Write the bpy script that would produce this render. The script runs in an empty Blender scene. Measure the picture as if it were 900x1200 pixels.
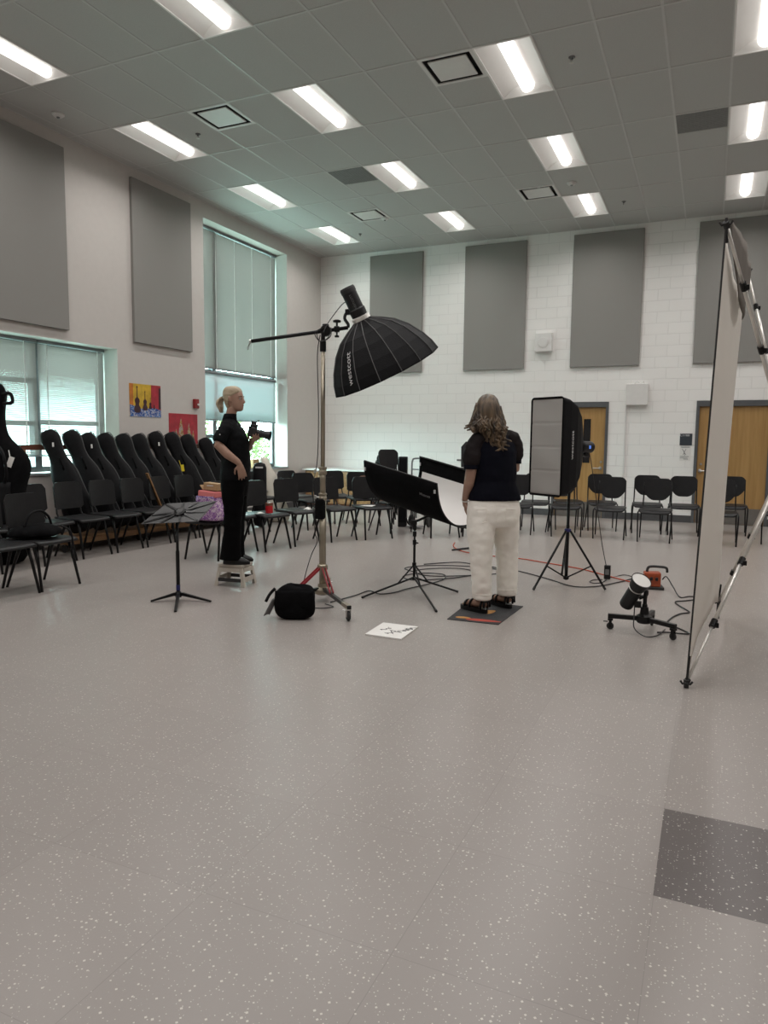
import bpy, bmesh, math, random
from mathutils import Vector, Matrix
V = Vector
R = math.radians
random.seed(7)
S = bpy.context.scene
COL = S.collection

# ------------------------------------------------------------------ camera
CAM_H = 1.475
cd = bpy.data.cameras.new('camera')
cam = bpy.data.objects.new('camera', cd)
COL.objects.link(cam)
_yaw, _pitch, _roll = R(-24.307), R(-5.779), R(0.61)
fw = V((math.sin(_yaw)*math.cos(_pitch), math.cos(_yaw)*math.cos(_pitch), math.sin(_pitch)))
rt = V((math.cos(_yaw), -math.sin(_yaw), 0))
up = rt.cross(fw)
rt2 = rt*math.cos(_roll) + up*math.sin(_roll)
up2 = up*math.cos(_roll) - rt*math.sin(_roll)
m = Matrix((rt2, up2, -fw)).transposed().to_4x4()
m.translation = (0, 0, CAM_H)
cam.matrix_world = m
cd.sensor_fit = 'VERTICAL'
cd.sensor_height = 36.0
cd.lens = 840.6/1200*36.0
cd.clip_end = 200
S.camera = cam

# ------------------------------------------------------------------ world, exposure
w = bpy.data.worlds.new('daylight')
S.world = w
w.use_nodes = True
bg = w.node_tree.nodes['Background']
bg.inputs['Color'].default_value = (0.66, 0.94, 0.95, 1)
bg.inputs['Strength'].default_value = 24.0
S.view_settings.view_transform = 'Standard'
S.view_settings.look = 'None'
S.view_settings.gamma = 1
S.view_settings.use_curve_mapping = False
S.view_settings.exposure = 0.0
LAMP = 2.2
LAMP_W = 20.5
S.cycles.max_bounces = 8
S.cycles.diffuse_bounces = 5
S.cycles.glossy_bounces = 3
S.cycles.caustics_reflective = False
S.cycles.caustics_refractive = False
S.cycles.sample_clamp_indirect = 4

# ------------------------------------------------------------------ materials
def nodes(name):
    mt = bpy.data.materials.new(name)
    mt.use_nodes = True
    nt = mt.node_tree
    return mt, nt, nt.nodes['Principled BSDF']

def mat(name, col, rough=0.5, metal=0.0, var=0.06, scale=12.0, bump=0.0, bscale=200.0, spec=0.5, sheen=0.0):
    mt, nt, b = nodes(name)
    N, L = nt.nodes, nt.links
    tc = N.new('ShaderNodeTexCoord')
    nz = N.new('ShaderNodeTexNoise')
    nz.inputs['Scale'].default_value = scale
    nz.inputs['Detail'].default_value = 3
    L.new(tc.outputs['Object'], nz.inputs['Vector'])
    rp = N.new('ShaderNodeValToRGB')
    rp.color_ramp.elements[0].position = 0.3
    rp.color_ramp.elements[1].position = 0.7
    rp.color_ramp.elements[0].color = (*[c*(1-var) for c in col], 1)
    rp.color_ramp.elements[1].color = (*[min(1, c*(1+var)) for c in col], 1)
    L.new(nz.outputs['Fac'], rp.inputs['Fac'])
    L.new(rp.outputs['Color'], b.inputs['Base Color'])
    b.inputs['Roughness'].default_value = rough
    b.inputs['Metallic'].default_value = metal
    b.inputs['Specular IOR Level'].default_value = spec
    if sheen:
        b.inputs['Sheen Weight'].default_value = sheen
    if bump:
        n2 = N.new('ShaderNodeTexNoise')
        n2.inputs['Scale'].default_value = bscale
        L.new(tc.outputs['Object'], n2.inputs['Vector'])
        bp = N.new('ShaderNodeBump')
        bp.inputs['Strength'].default_value = bump
        bp.inputs['Distance'].default_value = 0.01
        L.new(n2.outputs['Fac'], bp.inputs['Height'])
        L.new(bp.outputs['Normal'], b.inputs['Normal'])
    return mt

def emit(name, col, strength):
    mt, nt, b = nodes(name)
    b.inputs['Base Color'].default_value = (*col, 1)
    b.inputs['Emission Color'].default_value = (*col, 1)
    b.inputs['Emission Strength'].default_value = strength
    return mt

def translucent(name, col, trans, rough=0.8):
    mt, nt, b = nodes(name)
    N, L = nt.nodes, nt.links
    b.inputs['Base Color'].default_value = (*col, 1)
    b.inputs['Roughness'].default_value = rough
    t = N.new('ShaderNodeBsdfTranslucent')
    t.inputs['Color'].default_value = (*col, 1)
    mx = N.new('ShaderNodeMixShader')
    mx.inputs['Fac'].default_value = trans
    L.new(b.outputs[0], mx.inputs[1]); L.new(t.outputs[0], mx.inputs[2])
    L.new(mx.outputs[0], N['Material Output'].inputs['Surface'])
    return mt

def mat_floor():
    mt, nt, b = nodes('speckled_vinyl')
    N, L = nt.nodes, nt.links
    def math_(op, a, c=None):
        n = N.new('ShaderNodeMath'); n.operation = op
        for i, v in ((0, a), (1, c)):
            if v is None: continue
            if isinstance(v, (int, float)): n.inputs[i].default_value = v
            else: L.new(v, n.inputs[i])
        return n.outputs[0]
    geo = N.new('ShaderNodeNewGeometry')
    sep = N.new('ShaderNodeSeparateXYZ'); L.new(geo.outputs['Position'], sep.inputs[0])
    X, Y = sep.outputs[0], sep.outputs[1]
    px_, py_ = 0.668, 0.615
    tx = math_('DIVIDE', math_('ADD', X, 0.095), px_)
    ty = math_('DIVIDE', math_('ADD', Y, -2.382), py_)
    fx, fy = math_('FRACT', tx), math_('FRACT', ty)
    ix, iy = math_('FLOOR', tx), math_('FLOOR', ty)
    cmb = N.new('ShaderNodeCombineXYZ'); L.new(ix, cmb.inputs[0]); L.new(iy, cmb.inputs[1])
    wn = N.new('ShaderNodeTexWhiteNoise'); L.new(cmb.outputs[0], wn.inputs['Vector'])
    seam = math_('MAXIMUM', math_('LESS_THAN', fx, 0.004), math_('LESS_THAN', fy, 0.004))
    # mottling
    nz = N.new('ShaderNodeTexNoise'); nz.inputs['Scale'].default_value = 1.3; nz.inputs['Detail'].default_value = 4
    L.new(geo.outputs['Position'], nz.inputs['Vector'])
    tone = math_('ADD', math_('MULTIPLY', wn.outputs['Value'], 0.05), math_('MULTIPLY', nz.outputs['Fac'], 0.10))
    tone = math_('ADD', tone, 0.925)
    tone = math_('MULTIPLY', tone, math_('SUBTRACT', 1.0, math_('MULTIPLY', seam, 0.16)))
    # the one dark tile
    dk = math_('MULTIPLY', math_('MULTIPLY', math_('GREATER_THAN', tx, 0.0), math_('LESS_THAN', tx, 1.0)),
               math_('MULTIPLY', math_('GREATER_THAN', ty, 0.0), math_('LESS_THAN', ty, 1.0)))
    mixd = N.new('ShaderNodeMix'); mixd.data_type = 'RGBA'
    L.new(dk, mixd.inputs['Factor'])
    mixd.inputs['A'].default_value = (0.318, 0.289, 0.271, 1)
    mixd.inputs['B'].default_value = (0.122, 0.107, 0.103, 1)
    mul = N.new('ShaderNodeMix'); mul.data_type = 'RGBA'; mul.blend_type = 'MULTIPLY'
    mul.inputs['Factor'].default_value = 1
    L.new(mixd.outputs['Result'], mul.inputs['A'])
    cc = N.new('ShaderNodeCombineColor')
    for i in range(3): L.new(tone, cc.inputs[i])
    L.new(cc.outputs[0], mul.inputs['B'])
    # flecks
    def fleck(scale, thr, dens):
        mp = N.new('ShaderNodeMapping'); mp.inputs['Scale'].default_value = (1, 1.0, 1)
        L.new(geo.outputs['Position'], mp.inputs['Vector'])
        vo = N.new('ShaderNodeTexVoronoi'); vo.inputs['Scale'].default_value = scale
        vo.voronoi_dimensions = '2D'; vo.distance = 'MANHATTAN'
        L.new(mp.outputs[0], vo.inputs['Vector'])
        sc = N.new('ShaderNodeSeparateColor'); L.new(vo.outputs['Color'], sc.inputs[0])
        a = math_('LESS_THAN', vo.outputs['Distance'], math_('MULTIPLY', sc.outputs[1], thr))
        return math_('MULTIPLY', a, math_('LESS_THAN', sc.outputs[0], dens))
    fl = math_('MAXIMUM', fleck(50, 0.26, 0.30), fleck(95, 0.26, 0.20))
    mf = N.new('ShaderNodeMix'); mf.data_type = 'RGBA'
    L.new(math_('MULTIPLY', fl, 0.62), mf.inputs['Factor'])
    L.new(mul.outputs['Result'], mf.inputs['A'])
    mf.inputs['B'].default_value = (0.80, 0.77, 0.70, 1)
    L.new(mf.outputs['Result'], b.inputs['Base Color'])
    b.inputs['Roughness'].default_value = 0.31
    b.inputs['Specular IOR Level'].default_value = 0.55
    n3 = N.new('ShaderNodeTexNoise'); n3.inputs['Scale'].default_value = 90
    L.new(geo.outputs['Position'], n3.inputs['Vector'])
    bp = N.new('ShaderNodeBump'); bp.inputs['Strength'].default_value = 0.05; bp.inputs['Distance'].default_value = 0.01
    L.new(n3.outputs['Fac'], bp.inputs['Height']); L.new(bp.outputs['Normal'], b.inputs['Normal'])
    return mt

def mat_block(name, col):
    mt, nt, b = nodes(name)
    N, L = nt.nodes, nt.links
    geo = N.new('ShaderNodeNewGeometry')
    sep = N.new('ShaderNodeSeparateXYZ'); L.new(geo.outputs['Position'], sep.inputs[0])
    cmb = N.new('ShaderNodeCombineXYZ'); L.new(sep.outputs[0], cmb.inputs[0]); L.new(sep.outputs[2], cmb.inputs[1])
    br = N.new('ShaderNodeTexBrick')
    br.inputs['Scale'].default_value = 1.0
    br.inputs['Brick Width'].default_value = 0.4064
    br.inputs['Row Height'].default_value = 0.2032
    br.inputs['Mortar Size'].default_value = 0.006
    br.inputs['Mortar Smooth'].default_value = 0.6
    br.inputs['Color1'].default_value = (*col, 1)
    br.inputs['Color2'].default_value = (*[c*0.985 for c in col], 1)
    br.inputs['Mortar'].default_value = (*[c*0.86 for c in col], 1)
    L.new(cmb.outputs[0], br.inputs['Vector'])
    L.new(br.outputs['Color'], b.inputs['Base Color'])
    b.inputs['Roughness'].default_value = 0.55
    nz = N.new('ShaderNodeTexNoise'); nz.inputs['Scale'].default_value = 60; nz.inputs['Detail'].default_value = 6
    L.new(geo.outputs['Position'], nz.inputs['Vector'])
    ad = N.new('ShaderNodeMath'); ad.operation = 'MULTIPLY_ADD'
    L.new(br.outputs['Fac'], ad.inputs[0]); ad.inputs[1].default_value = -1.0
    ml = N.new('ShaderNodeMath'); ml.operation = 'MULTIPLY'; ml.inputs[1].default_value = 0.35
    L.new(nz.outputs['Fac'], ml.inputs[0]); L.new(ml.outputs[0], ad.inputs[2])
    bp = N.new('ShaderNodeBump'); bp.inputs['Strength'].default_value = 0.5; bp.inputs['Distance'].default_value = 0.006
    L.new(ad.outputs[0], bp.inputs['Height']); L.new(bp.outputs['Normal'], b.inputs['Normal'])
    return mt

def mat_wood(name, c1, c2, scale=3.0, axis=2, rough=0.4):
    mt, nt, b = nodes(name)
    N, L = nt.nodes, nt.links
    tc = N.new('ShaderNodeTexCoord')
    mp = N.new('ShaderNodeMapping')
    sc = [9.0, 9.0, 9.0]; sc[axis] = 0.6
    mp.inputs['Scale'].default_value = sc
    L.new(tc.outputs['Object'], mp.inputs['Vector'])
    nz = N.new('ShaderNodeTexNoise'); nz.inputs['Scale'].default_value = scale; nz.inputs['Detail'].default_value = 6
    nz.inputs['Distortion'].default_value = 0.4
    L.new(mp.outputs[0], nz.inputs['Vector'])
    rp = N.new('ShaderNodeValToRGB')
    rp.color_ramp.elements[0].position = 0.35; rp.color_ramp.elements[1].position = 0.65
    rp.color_ramp.elements[0].color = (*c1, 1); rp.color_ramp.elements[1].color = (*c2, 1)
    L.new(nz.outputs['Fac'], rp.inputs['Fac']); L.new(rp.outputs['Color'], b.inputs['Base Color'])
    b.inputs['Roughness'].default_value = rough
    return mt

def mat_glass():
    mt, nt, b = nodes('window_glass')
    N, L = nt.nodes, nt.links
    t = N.new('ShaderNodeBsdfTransparent'); t.inputs['Color'].default_value = (0.93, 0.97, 0.95, 1)
    g = N.new('ShaderNodeBsdfGlossy'); g.inputs['Roughness'].default_value = 0.02
    mx = N.new('ShaderNodeMixShader'); mx.inputs['Fac'].default_value = 0.06
    L.new(t.outputs[0], mx.inputs[1]); L.new(g.outputs[0], mx.inputs[2])
    L.new(mx.outputs[0], N['Material Output'].inputs['Surface'])
    return mt

def mat_pattern(name, cols, scale=30.0):
    """print of blotches in several colours"""
    mt, nt, b = nodes(name)
    N, L = nt.nodes, nt.links
    tc = N.new('ShaderNodeTexCoord')
    nz = N.new('ShaderNodeTexNoise'); nz.inputs['Scale'].default_value = scale; nz.inputs['Distortion'].default_value = 1.5
    L.new(tc.outputs['Object'], nz.inputs['Vector'])
    rp = N.new('ShaderNodeValToRGB'); rp.color_ramp.interpolation = 'CONSTANT'
    el = rp.color_ramp.elements
    el[0].color = (*cols[0], 1); el[0].position = 0
    el[1].color = (*cols[1], 1); el[1].position = 0.40
    for i, c in enumerate(cols[2:]):
        e = el.new(0.40 + 0.22*(i+1)/(len(cols)-1)); e.color = (*c, 1)
    L.new(nz.outputs['Fac'], rp.inputs['Fac']); L.new(rp.outputs['Color'], b.inputs['Base Color'])
    b.inputs['Roughness'].default_value = 0.5
    return mt

M = dict(
    floor=mat_floor(),
    block=mat_block('painted_block', (0.89, 0.88, 0.855)),
    paint=mat('wall_paint', (0.58, 0.545, 0.515), 0.6, var=0.015, bump=0.05, bscale=120),
    reveal=mat('reveal_paint', (0.74, 0.74, 0.72), 0.6, var=0.015),
    tile=mat('ceiling_tile', (0.52, 0.515, 0.50), 0.9, var=0.04, scale=90, bump=0.25, bscale=260, spec=0.1),
    tbar=mat('ceiling_bar', (0.56, 0.555, 0.54), 0.4, var=0.02),
    base=mat('base_rubber', (0.075, 0.075, 0.078), 0.5),
    panel=mat('panel_fabric', (0.295, 0.288, 0.272), 0.95, var=0.03, scale=220, bump=0.3, bscale=500, spec=0.05),
    troffer=mat('troffer_white', (0.86, 0.85, 0.83), 0.45, var=0.01),
    lens=emit('lamp_lens', (1.0, 0.965, 0.93), LAMP),
    vent=mat('vent_white', (0.72, 0.71, 0.69), 0.4, var=0.02),
    ventdark=mat('vent_dark', (0.02, 0.02, 0.02), 0.7),
    grille=mat('return_grille', (0.27, 0.275, 0.27), 0.8, var=0.05),
    frame_alu=mat('window_aluminium', (0.16, 0.18, 0.19), 0.35, 0.6),
    glass=mat_glass(),
    blind=translucent('blind_slat', (0.36, 0.325, 0.31), 0.010, 0.6),
    blindlow=translucent('shade_cloth', (0.72, 0.80, 0.82), 0.29),
    cord=mat('blind_cord', (0.80, 0.82, 0.80), 0.6),
    rail=mat('blind_rail', (0.22, 0.24, 0.25), 0.4),
    sill=mat('window_sill', (0.30, 0.32, 0.33), 0.35),
    door=mat_wood('door_veneer', (0.36, 0.205, 0.070), (0.44, 0.265, 0.100), 2.2),
    doorframe=mat('door_frame_paint', (0.10, 0.105, 0.11), 0.4),
    kick=mat('kick_plate', (0.20, 0.185, 0.17), 0.45, 0.4),
    steel=mat('brushed_steel', (0.55, 0.54, 0.52), 0.3, 0.9),
    darkglass=mat('dark_glass', (0.012, 0.012, 0.014), 0.08),
    blackpl=mat('black_plastic', (0.010, 0.010, 0.011), 0.42, var=0.15, bump=0.05, bscale=400, spec=0.35),
    chair=mat('chair_shell', (0.0105, 0.0105, 0.0115), 0.42, var=0.12, bump=0.06, bscale=600, spec=0.32),
    chairleg=mat('chair_leg_paint', (0.006, 0.006, 0.0065), 0.35, spec=0.25),
    blackcl=mat('black_cloth', (0.0045, 0.0045, 0.005), 0.85, var=0.25, scale=20, bump=0.25, bscale=160, spec=0.08),
    blackcl2=mat('black_nylon', (0.0055, 0.0055, 0.0065), 0.6, var=0.2, scale=25, bump=0.2, bscale=90, spec=0.16),
    trim=mat('grey_piping', (0.09, 0.09, 0.09), 0.6),
    metalblk=mat('black_metal', (0.007, 0.007, 0.0075), 0.32, 0.1, spec=0.3),
    brass=mat('stand_steel', (0.36, 0.32, 0.25), 0.32, 0.85),
    red=mat('red_paint', (0.30, 0.022, 0.03), 0.4),
    rubber=mat('dark_rubber', (0.02, 0.02, 0.02), 0.6),
    greyrub=mat('grey_rubber', (0.17, 0.17, 0.17), 0.6),
    white=mat('white_plastic', (0.75, 0.74, 0.72), 0.4, var=0.02),
    cream=mat('cream_shell', (0.66, 0.62, 0.53), 0.35, var=0.04),
    offwhite=mat('stool_plastic', (0.50, 0.46, 0.40), 0.5, var=0.04),
    paper=mat('paper_white', (0.78, 0.77, 0.74), 0.7, var=0.02),
    ink=mat('ink_dark', (0.02, 0.02, 0.025), 0.6),
    letter=mat('white_print', (0.62, 0.62, 0.62), 0.6),
    diff=translucent('softbox_front', (0.42, 0.40, 0.38), 0.15),
    scrim=translucent('scoop_white', (0.84, 0.82, 0.80), 0.10),
    backdrop=translucent('backdrop_cloth', (0.90, 0.87, 0.83), 0.42),
    backdropd=mat('backdrop_shaded', (0.16, 0.14, 0.12), 0.9),  # same backdrop cloth, with the shade of its top fold painted in
    alu=mat('tube_aluminium', (0.80, 0.78, 0.74), 0.30, 0.5),
    orange=mat('orange_cord', (0.50, 0.065, 0.02), 0.45),
    orangebox=mat('orange_box', (0.36, 0.065, 0.02), 0.4),
    cable=mat('black_cable', (0.016, 0.016, 0.017), 0.45),
    skin=mat('skin', (0.34, 0.205, 0.150), 0.5, var=0.06, scale=30),
    skin2=mat('skin_tanned', (0.36, 0.215, 0.155), 0.5, var=0.06, scale=30),
    navy=mat('navy_knit', (0.0028, 0.0032, 0.0075), 0.8, var=0.15, bump=0.15, bscale=200, spec=0.1),
    sheer=mat('sheer_sleeve', (0.011, 0.008, 0.0085), 0.7, var=0.2, spec=0.15),
    trousers=mat('white_denim', (0.90, 0.865, 0.80), 0.8, var=0.03, bump=0.2, bscale=40),
    blacktop=mat('black_shirt', (0.0035, 0.004, 0.0048), 0.75, var=0.2, bump=0.2, bscale=60, spec=0.12),
    blackpant=mat('black_trousers', (0.002, 0.002, 0.0023), 0.8, var=0.2, spec=0.08),
    leather=mat('black_leather', (0.006, 0.006, 0.006), 0.38, spec=0.3),
    hairb=mat_wood('brown_hair', (0.018, 0.011, 0.006), (0.135, 0.088, 0.048), 3.5, 2, 0.45),
    hairy=mat_wood('blond_hair', (0.30, 0.235, 0.15), (0.50, 0.41, 0.29), 3.0, 0, 0.45),
    eye=mat('eye_white', (0.35, 0.33, 0.31), 0.45), iris=mat('iris_dark', (0.03, 0.03, 0.035), 0.2),
    lip=mat('lip', (0.30, 0.11, 0.10), 0.45), brow=mat('brow', (0.13, 0.085, 0.05), 0.8),
    wood=mat_wood('rack_wood', (0.22, 0.11, 0.045), (0.36, 0.20, 0.09), 2.5, 1),
    woodred=mat_wood('red_brown_wood', (0.10, 0.035, 0.02), (0.17, 0.065, 0.035), 2.5, 1),
    card=mat('cardboard', (0.36, 0.225, 0.115), 0.8, var=0.05),
    pink=mat('pink_paper', (0.62, 0.17, 0.17), 0.6),
    stripe=mat_pattern('lilac_stripes', [(0.42, 0.32, 0.55), (0.12, 0.05, 0.22), (0.45, 0.36, 0.58)], 22),
    floral=mat_pattern('purple_floral', [(0.12, 0.03, 0.16), (0.30, 0.13, 0.33), (0.55, 0.46, 0.50), (0.20, 0.07, 0.26)], 20),
    redcup=mat('red_plastic', (0.50, 0.012, 0.018), 0.25),
    yellow=mat('yellow_tag', (0.80, 0.62, 0.02), 0.5),
    blue=mat('blue_ring', (0.01, 0.012, 0.10), 0.4),
    bluelite=emit('blue_display', (0.10, 0.22, 0.7), 0.6),
    mat_dark=mat('floor_mat', (0.035, 0.035, 0.037), 0.75, bump=0.2, bscale=300),
    print_or=mat('print_orange', (0.50, 0.24, 0.06), 0.7), print_rd=mat('print_red', (0.42, 0.06, 0.04), 0.7),
    tan=mat('tan_leather', (0.27, 0.13, 0.075), 0.5, var=0.15),
    camblk=mat('camera_black', (0.014, 0.014, 0.015), 0.4),
    deskplate=mat('desk_plate', (0.026, 0.026, 0.027), 0.4),
    lawn=mat('bounce_ground', (0.20, 0.22, 0.20), 0.9, var=0.1, scale=3),  # outside ground, made paving to bounce daylight up through the slats
    leaf=mat('leaf_green', (0.085, 0.12, 0.03), 0.7, var=0.4, scale=4), bark=mat('bark', (0.08, 0.06, 0.04), 0.9),
    pyellow=mat('poster_yellow', (0.60, 0.38, 0.03), 0.5, var=0.25, scale=8), pred=mat('poster_red', (0.38, 0.02, 0.035), 0.5, var=0.25, scale=8),
    porange=mat('poster_orange', (0.50, 0.16, 0.02), 0.5, var=0.3, scale=8), pblue=mat_pattern('poster_blue', [(0.01, 0.05, 0.22), (0.05, 0.16, 0.45), (0.5, 0.5, 0.55), (0.03, 0.08, 0.3)], 12),
    pdark=mat('poster_dark', (0.045, 0.012, 0.02), 0.5), pgrey=mat_pattern('poster_grey', [(0.30, 0.24, 0.24), (0.42, 0.36, 0.34), (0.42, 0.3, 0.05), (0.3, 0.1, 0.1)], 10),
    signblue=mat('sign_slate', (0.035, 0.045, 0.055), 0.45), alarm=mat('alarm_red', (0.24, 0.012, 0.015), 0.35),
)

# ------------------------------------------------------------------ mesh helpers
OFF = {}

def add_box(bm, c, s, rz=0.0, bev=0.0, rot=None):
    """box of size s centred on c, turned by rz about z (or by the 3x3 rot)"""
    mt = Matrix.Translation(V(c)) @ ((rot.to_4x4() if rot is not None else Matrix.Rotation(rz, 4, 'Z'))) @ Matrix.Diagonal((s[0], s[1], s[2], 1))
    r = bmesh.ops.create_cube(bm, size=1.0, matrix=mt)
    if bev > 0:
        es = list({e for v in r['verts'] for e in v.link_edges})
        bmesh.ops.bevel(bm, geom=es, offset=bev, segments=2, affect='EDGES', profile=0.5)

def frame_of(d, hint=None):
    d = d.normalized()
    h = hint or (V((0, 0, 1)) if abs(d.z) < 0.95 else V((1, 0, 0)))
    a = d.cross(h).normalized()
    return a, d.cross(a).normalized()

def add_tube(bm, pts, r, n=8, cap=True):
    """tube along pts; r a number or one radius per point"""
    pts = [V(p) for p in pts]
    rs = r if isinstance(r, (list, tuple)) else [r]*len(pts)
    rings, a = [], None
    for i, p in enumerate(pts):
        d = (pts[min(i+1, len(pts)-1)] - pts[max(i-1, 0)])
        if d.length < 1e-9: d = V((0, 0, 1))
        d.normalize()
        if a is None: a, b = frame_of(d)
        else:
            a = (a - d*a.dot(d))
            a = a.normalized() if a.length > 1e-6 else frame_of(d)[0]
            b = d.cross(a)
        rings.append([bm.verts.new(p + (a*math.cos(t)+b*math.sin(t))*rs[i]) for t in [2*math.pi*k/n for k in range(n)]])
    skin(bm, rings, True, cap)

def skin(bm, rings, closed=True, cap=True):
    n = len(rings[0])
    for A, B in zip(rings, rings[1:]):
        for k in range(n if closed else n-1):
            j = (k+1) % n
            try: bm.faces.new((A[k], A[j], B[j], B[k]))
            except ValueError: pass
    if cap and closed:
        for rg in (rings[0][::-1], rings[-1]):
            try: bm.faces.new(rg)
            except ValueError: pass

def add_loft(bm, secs, n=20, cap=True):
    """stack of ellipses: (centre, rx, ry[, rz turn]) in horizontal planes"""
    rings = []
    for s in secs:
        c, rx, ry = V(s[0]), s[1], s[2]
        t0 = s[3] if len(s) > 3 else 0
        rg = []
        for k in range(n):
            t = 2*math.pi*k/n
            x, y = rx*math.cos(t), ry*math.sin(t)
            rg.append(bm.verts.new(c + V((x*math.cos(t0)-y*math.sin(t0), x*math.sin(t0)+y*math.cos(t0), 0))))
        rings.append(rg)
    skin(bm, rings, True, cap)

def add_lathe(bm, prof, o=(0, 0, 0), axis=(0, 0, 1), n=20, cap=True):
    """profile of (radius, along) about an axis through o"""
    d = V(axis).normalized(); a, b = frame_of(d); o = V(o)
    rings = [[bm.verts.new(o + d*h + (a*math.cos(t)+b*math.sin(t))*max(r, 1e-4)) for t in [2*math.pi*k/n for k in range(n)]] for r, h in prof]
    skin(bm, rings, True, cap)

def add_plate(bm, outline, th, mtx):
    """outline (x, y) extruded by th along +z, placed by mtx"""
    lo = [bm.verts.new(mtx @ V((x, y, 0))) for x, y in outline]
    hi = [bm.verts.new(mtx @ V((x, y, th))) for x, y in outline]
    n = len(outline)
    bm.faces.new(lo[::-1]); bm.faces.new(hi)
    for k in range(n):
        j = (k+1) % n
        bm.faces.new((lo[k], lo[j], hi[j], hi[k]))

def rounded(w, h, r, seg=5, x0=0.0, y0=0.0, rb=None):
    """rounded rectangle outline, centred; rb = radius of the two lower corners"""
    rb = r if rb is None else rb
    out = []
    for cx, cy, rr, a0 in ((w/2, h/2, r, 0), (-w/2, h/2, r, 90), (-w/2, -h/2, rb, 180), (w/2, -h/2, rb, 270)):
        sx, sy = (1 if cx > 0 else -1), (1 if cy > 0 else -1)
        for k in range(seg+1):
            t = R(a0 + 90*k/seg)
            out.append((x0 + cx - sx*rr + rr*math.cos(t), y0 + cy - sy*rr + rr*math.sin(t)))
    return out

def add_grid(bm, fn, nu, nv, th=0.0):
    """surface fn(u, v), u, v in 0..1; th adds a back face offset along the normal"""
    P = [[V(fn(i/nu, j/nv)) for j in range(nv+1)] for i in range(nu+1)]
    vs = [[bm.verts.new(p) for p in row] for row in P]
    for i in range(nu):
        for j in range(nv):
            bm.faces.new((vs[i][j], vs[i+1][j], vs[i+1][j+1], vs[i][j+1]))
    if th:
        def nrm(i, j):
            a = P[min(i+1, nu)][j]-P[max(i-1, 0)][j]; b = P[i][min(j+1, nv)]-P[i][max(j-1, 0)]
            c = a.cross(b)
            return c.normalized() if c.length > 1e-12 else V((0, 0, 1))
        ws = [[bm.verts.new(P[i][j]-nrm(i, j)*th) for j in range(nv+1)] for i in range(nu+1)]
        for i in range(nu):
            for j in range(nv):
                bm.faces.new((ws[i][j+1], ws[i+1][j+1], ws[i+1][j], ws[i][j]))
        for i in range(nu):
            bm.faces.new((vs[i+1][0], vs[i][0], ws[i][0], ws[i+1][0]))
            bm.faces.new((vs[i][nv], vs[i+1][nv], ws[i+1][nv], ws[i][nv]))
        for j in range(nv):
            bm.faces.new((vs[0][j], vs[0][j+1], ws[0][j+1], ws[0][j]))
            bm.faces.new((vs[nu][j+1], vs[nu][j], ws[nu][j], ws[nu][j+1]))

def spline(pts, sub=6):
    """Catmull-Rom through pts"""
    P = [V(p) for p in pts]
    out = []
    for i in range(len(P)-1):
        p0, p1, p2, p3 = P[max(i-1, 0)], P[i], P[i+1], P[min(i+2, len(P)-1)]
        for k in range(sub):
            t = k/sub
            out.append(0.5*((2*p1)+(p2-p0)*t+(2*p0-5*p1+4*p2-p3)*t*t+(3*p1-p0-3*p2+p3)*t**3))
    out.append(P[-1])
    return out

def B(): return bmesh.new()

def obj(name, bm, mt, parent=None, smooth=False, loc=None, kind=None, mods=None):
    """link bm as ONE mesh object; world coordinates are shifted to the parent's (or its own) base"""
    off = OFF.get(parent.name, V((0, 0, 0))) if parent is not None else V(loc or (0, 0, 0))
    if off.length: bmesh.ops.translate(bm, verts=bm.verts, vec=-off)
    bmesh.ops.recalc_face_normals(bm, faces=bm.faces)
    me = bpy.data.meshes.new(name)
    bm.to_mesh(me); bm.free()
    o = bpy.data.objects.new(name, me); COL.objects.link(o)
    me.materials.append(M[mt] if isinstance(mt, str) else mt)
    if smooth:
        me.polygons.foreach_set('use_smooth', [True]*len(me.polygons))
    if parent is not None:
        o.parent = parent
        OFF[o.name] = off
    elif loc is not None:
        o.location = loc
        OFF[o.name] = V(loc)
    if kind: o['kind'] = kind
    return o

def bake(o, *mods):
    """apply modifiers given as (type, {settings}) to the mesh of o"""
    for t, st in mods:
        md = o.modifiers.new(t, t)
        for k, v in st.items(): setattr(md, k, v)
    dg = bpy.context.evaluated_depsgraph_get(); dg.update()
    me = bpy.data.meshes.new_from_object(o.evaluated_get(dg))
    o.modifiers.clear()
    old = o.data; o.data = me; me.name = old.name
    bpy.data.meshes.remove(old)
    me.polygons.foreach_set('use_smooth', [True]*len(me.polygons))
    return o

def thing(name, label, cat, loc=(0, 0, 0), rz=0.0, group=None, world=True):
    o = bpy.data.objects.new(name, None); COL.objects.link(o)
    o.empty_display_size = 0.1
    o.location = loc; o.rotation_euler = (0, 0, rz)
    o['label'] = label; o['category'] = cat
    if group: o['group'] = group
    if world: OFF[o.name] = V(loc)
    return o

def tag(o, label, cat, group=None):
    o['label'] = label; o['category'] = cat
    if group: o['group'] = group
    return o

def dup(root, loc, rz=None, label=None, group=None, rot=None):
    r = root.copy(); COL.objects.link(r)
    r.location = loc
    if rot is not None: r.rotation_euler = rot
    elif rz is not None: r.rotation_euler = (0, 0, rz)
    if label: r['label'] = label
    if group: r['group'] = group
    for ch in list(root.children):
        c = ch.copy(); COL.objects.link(c); c.parent = r
        for g in list(ch.children):
            d = g.copy(); COL.objects.link(d); d.parent = c
    return r

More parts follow.
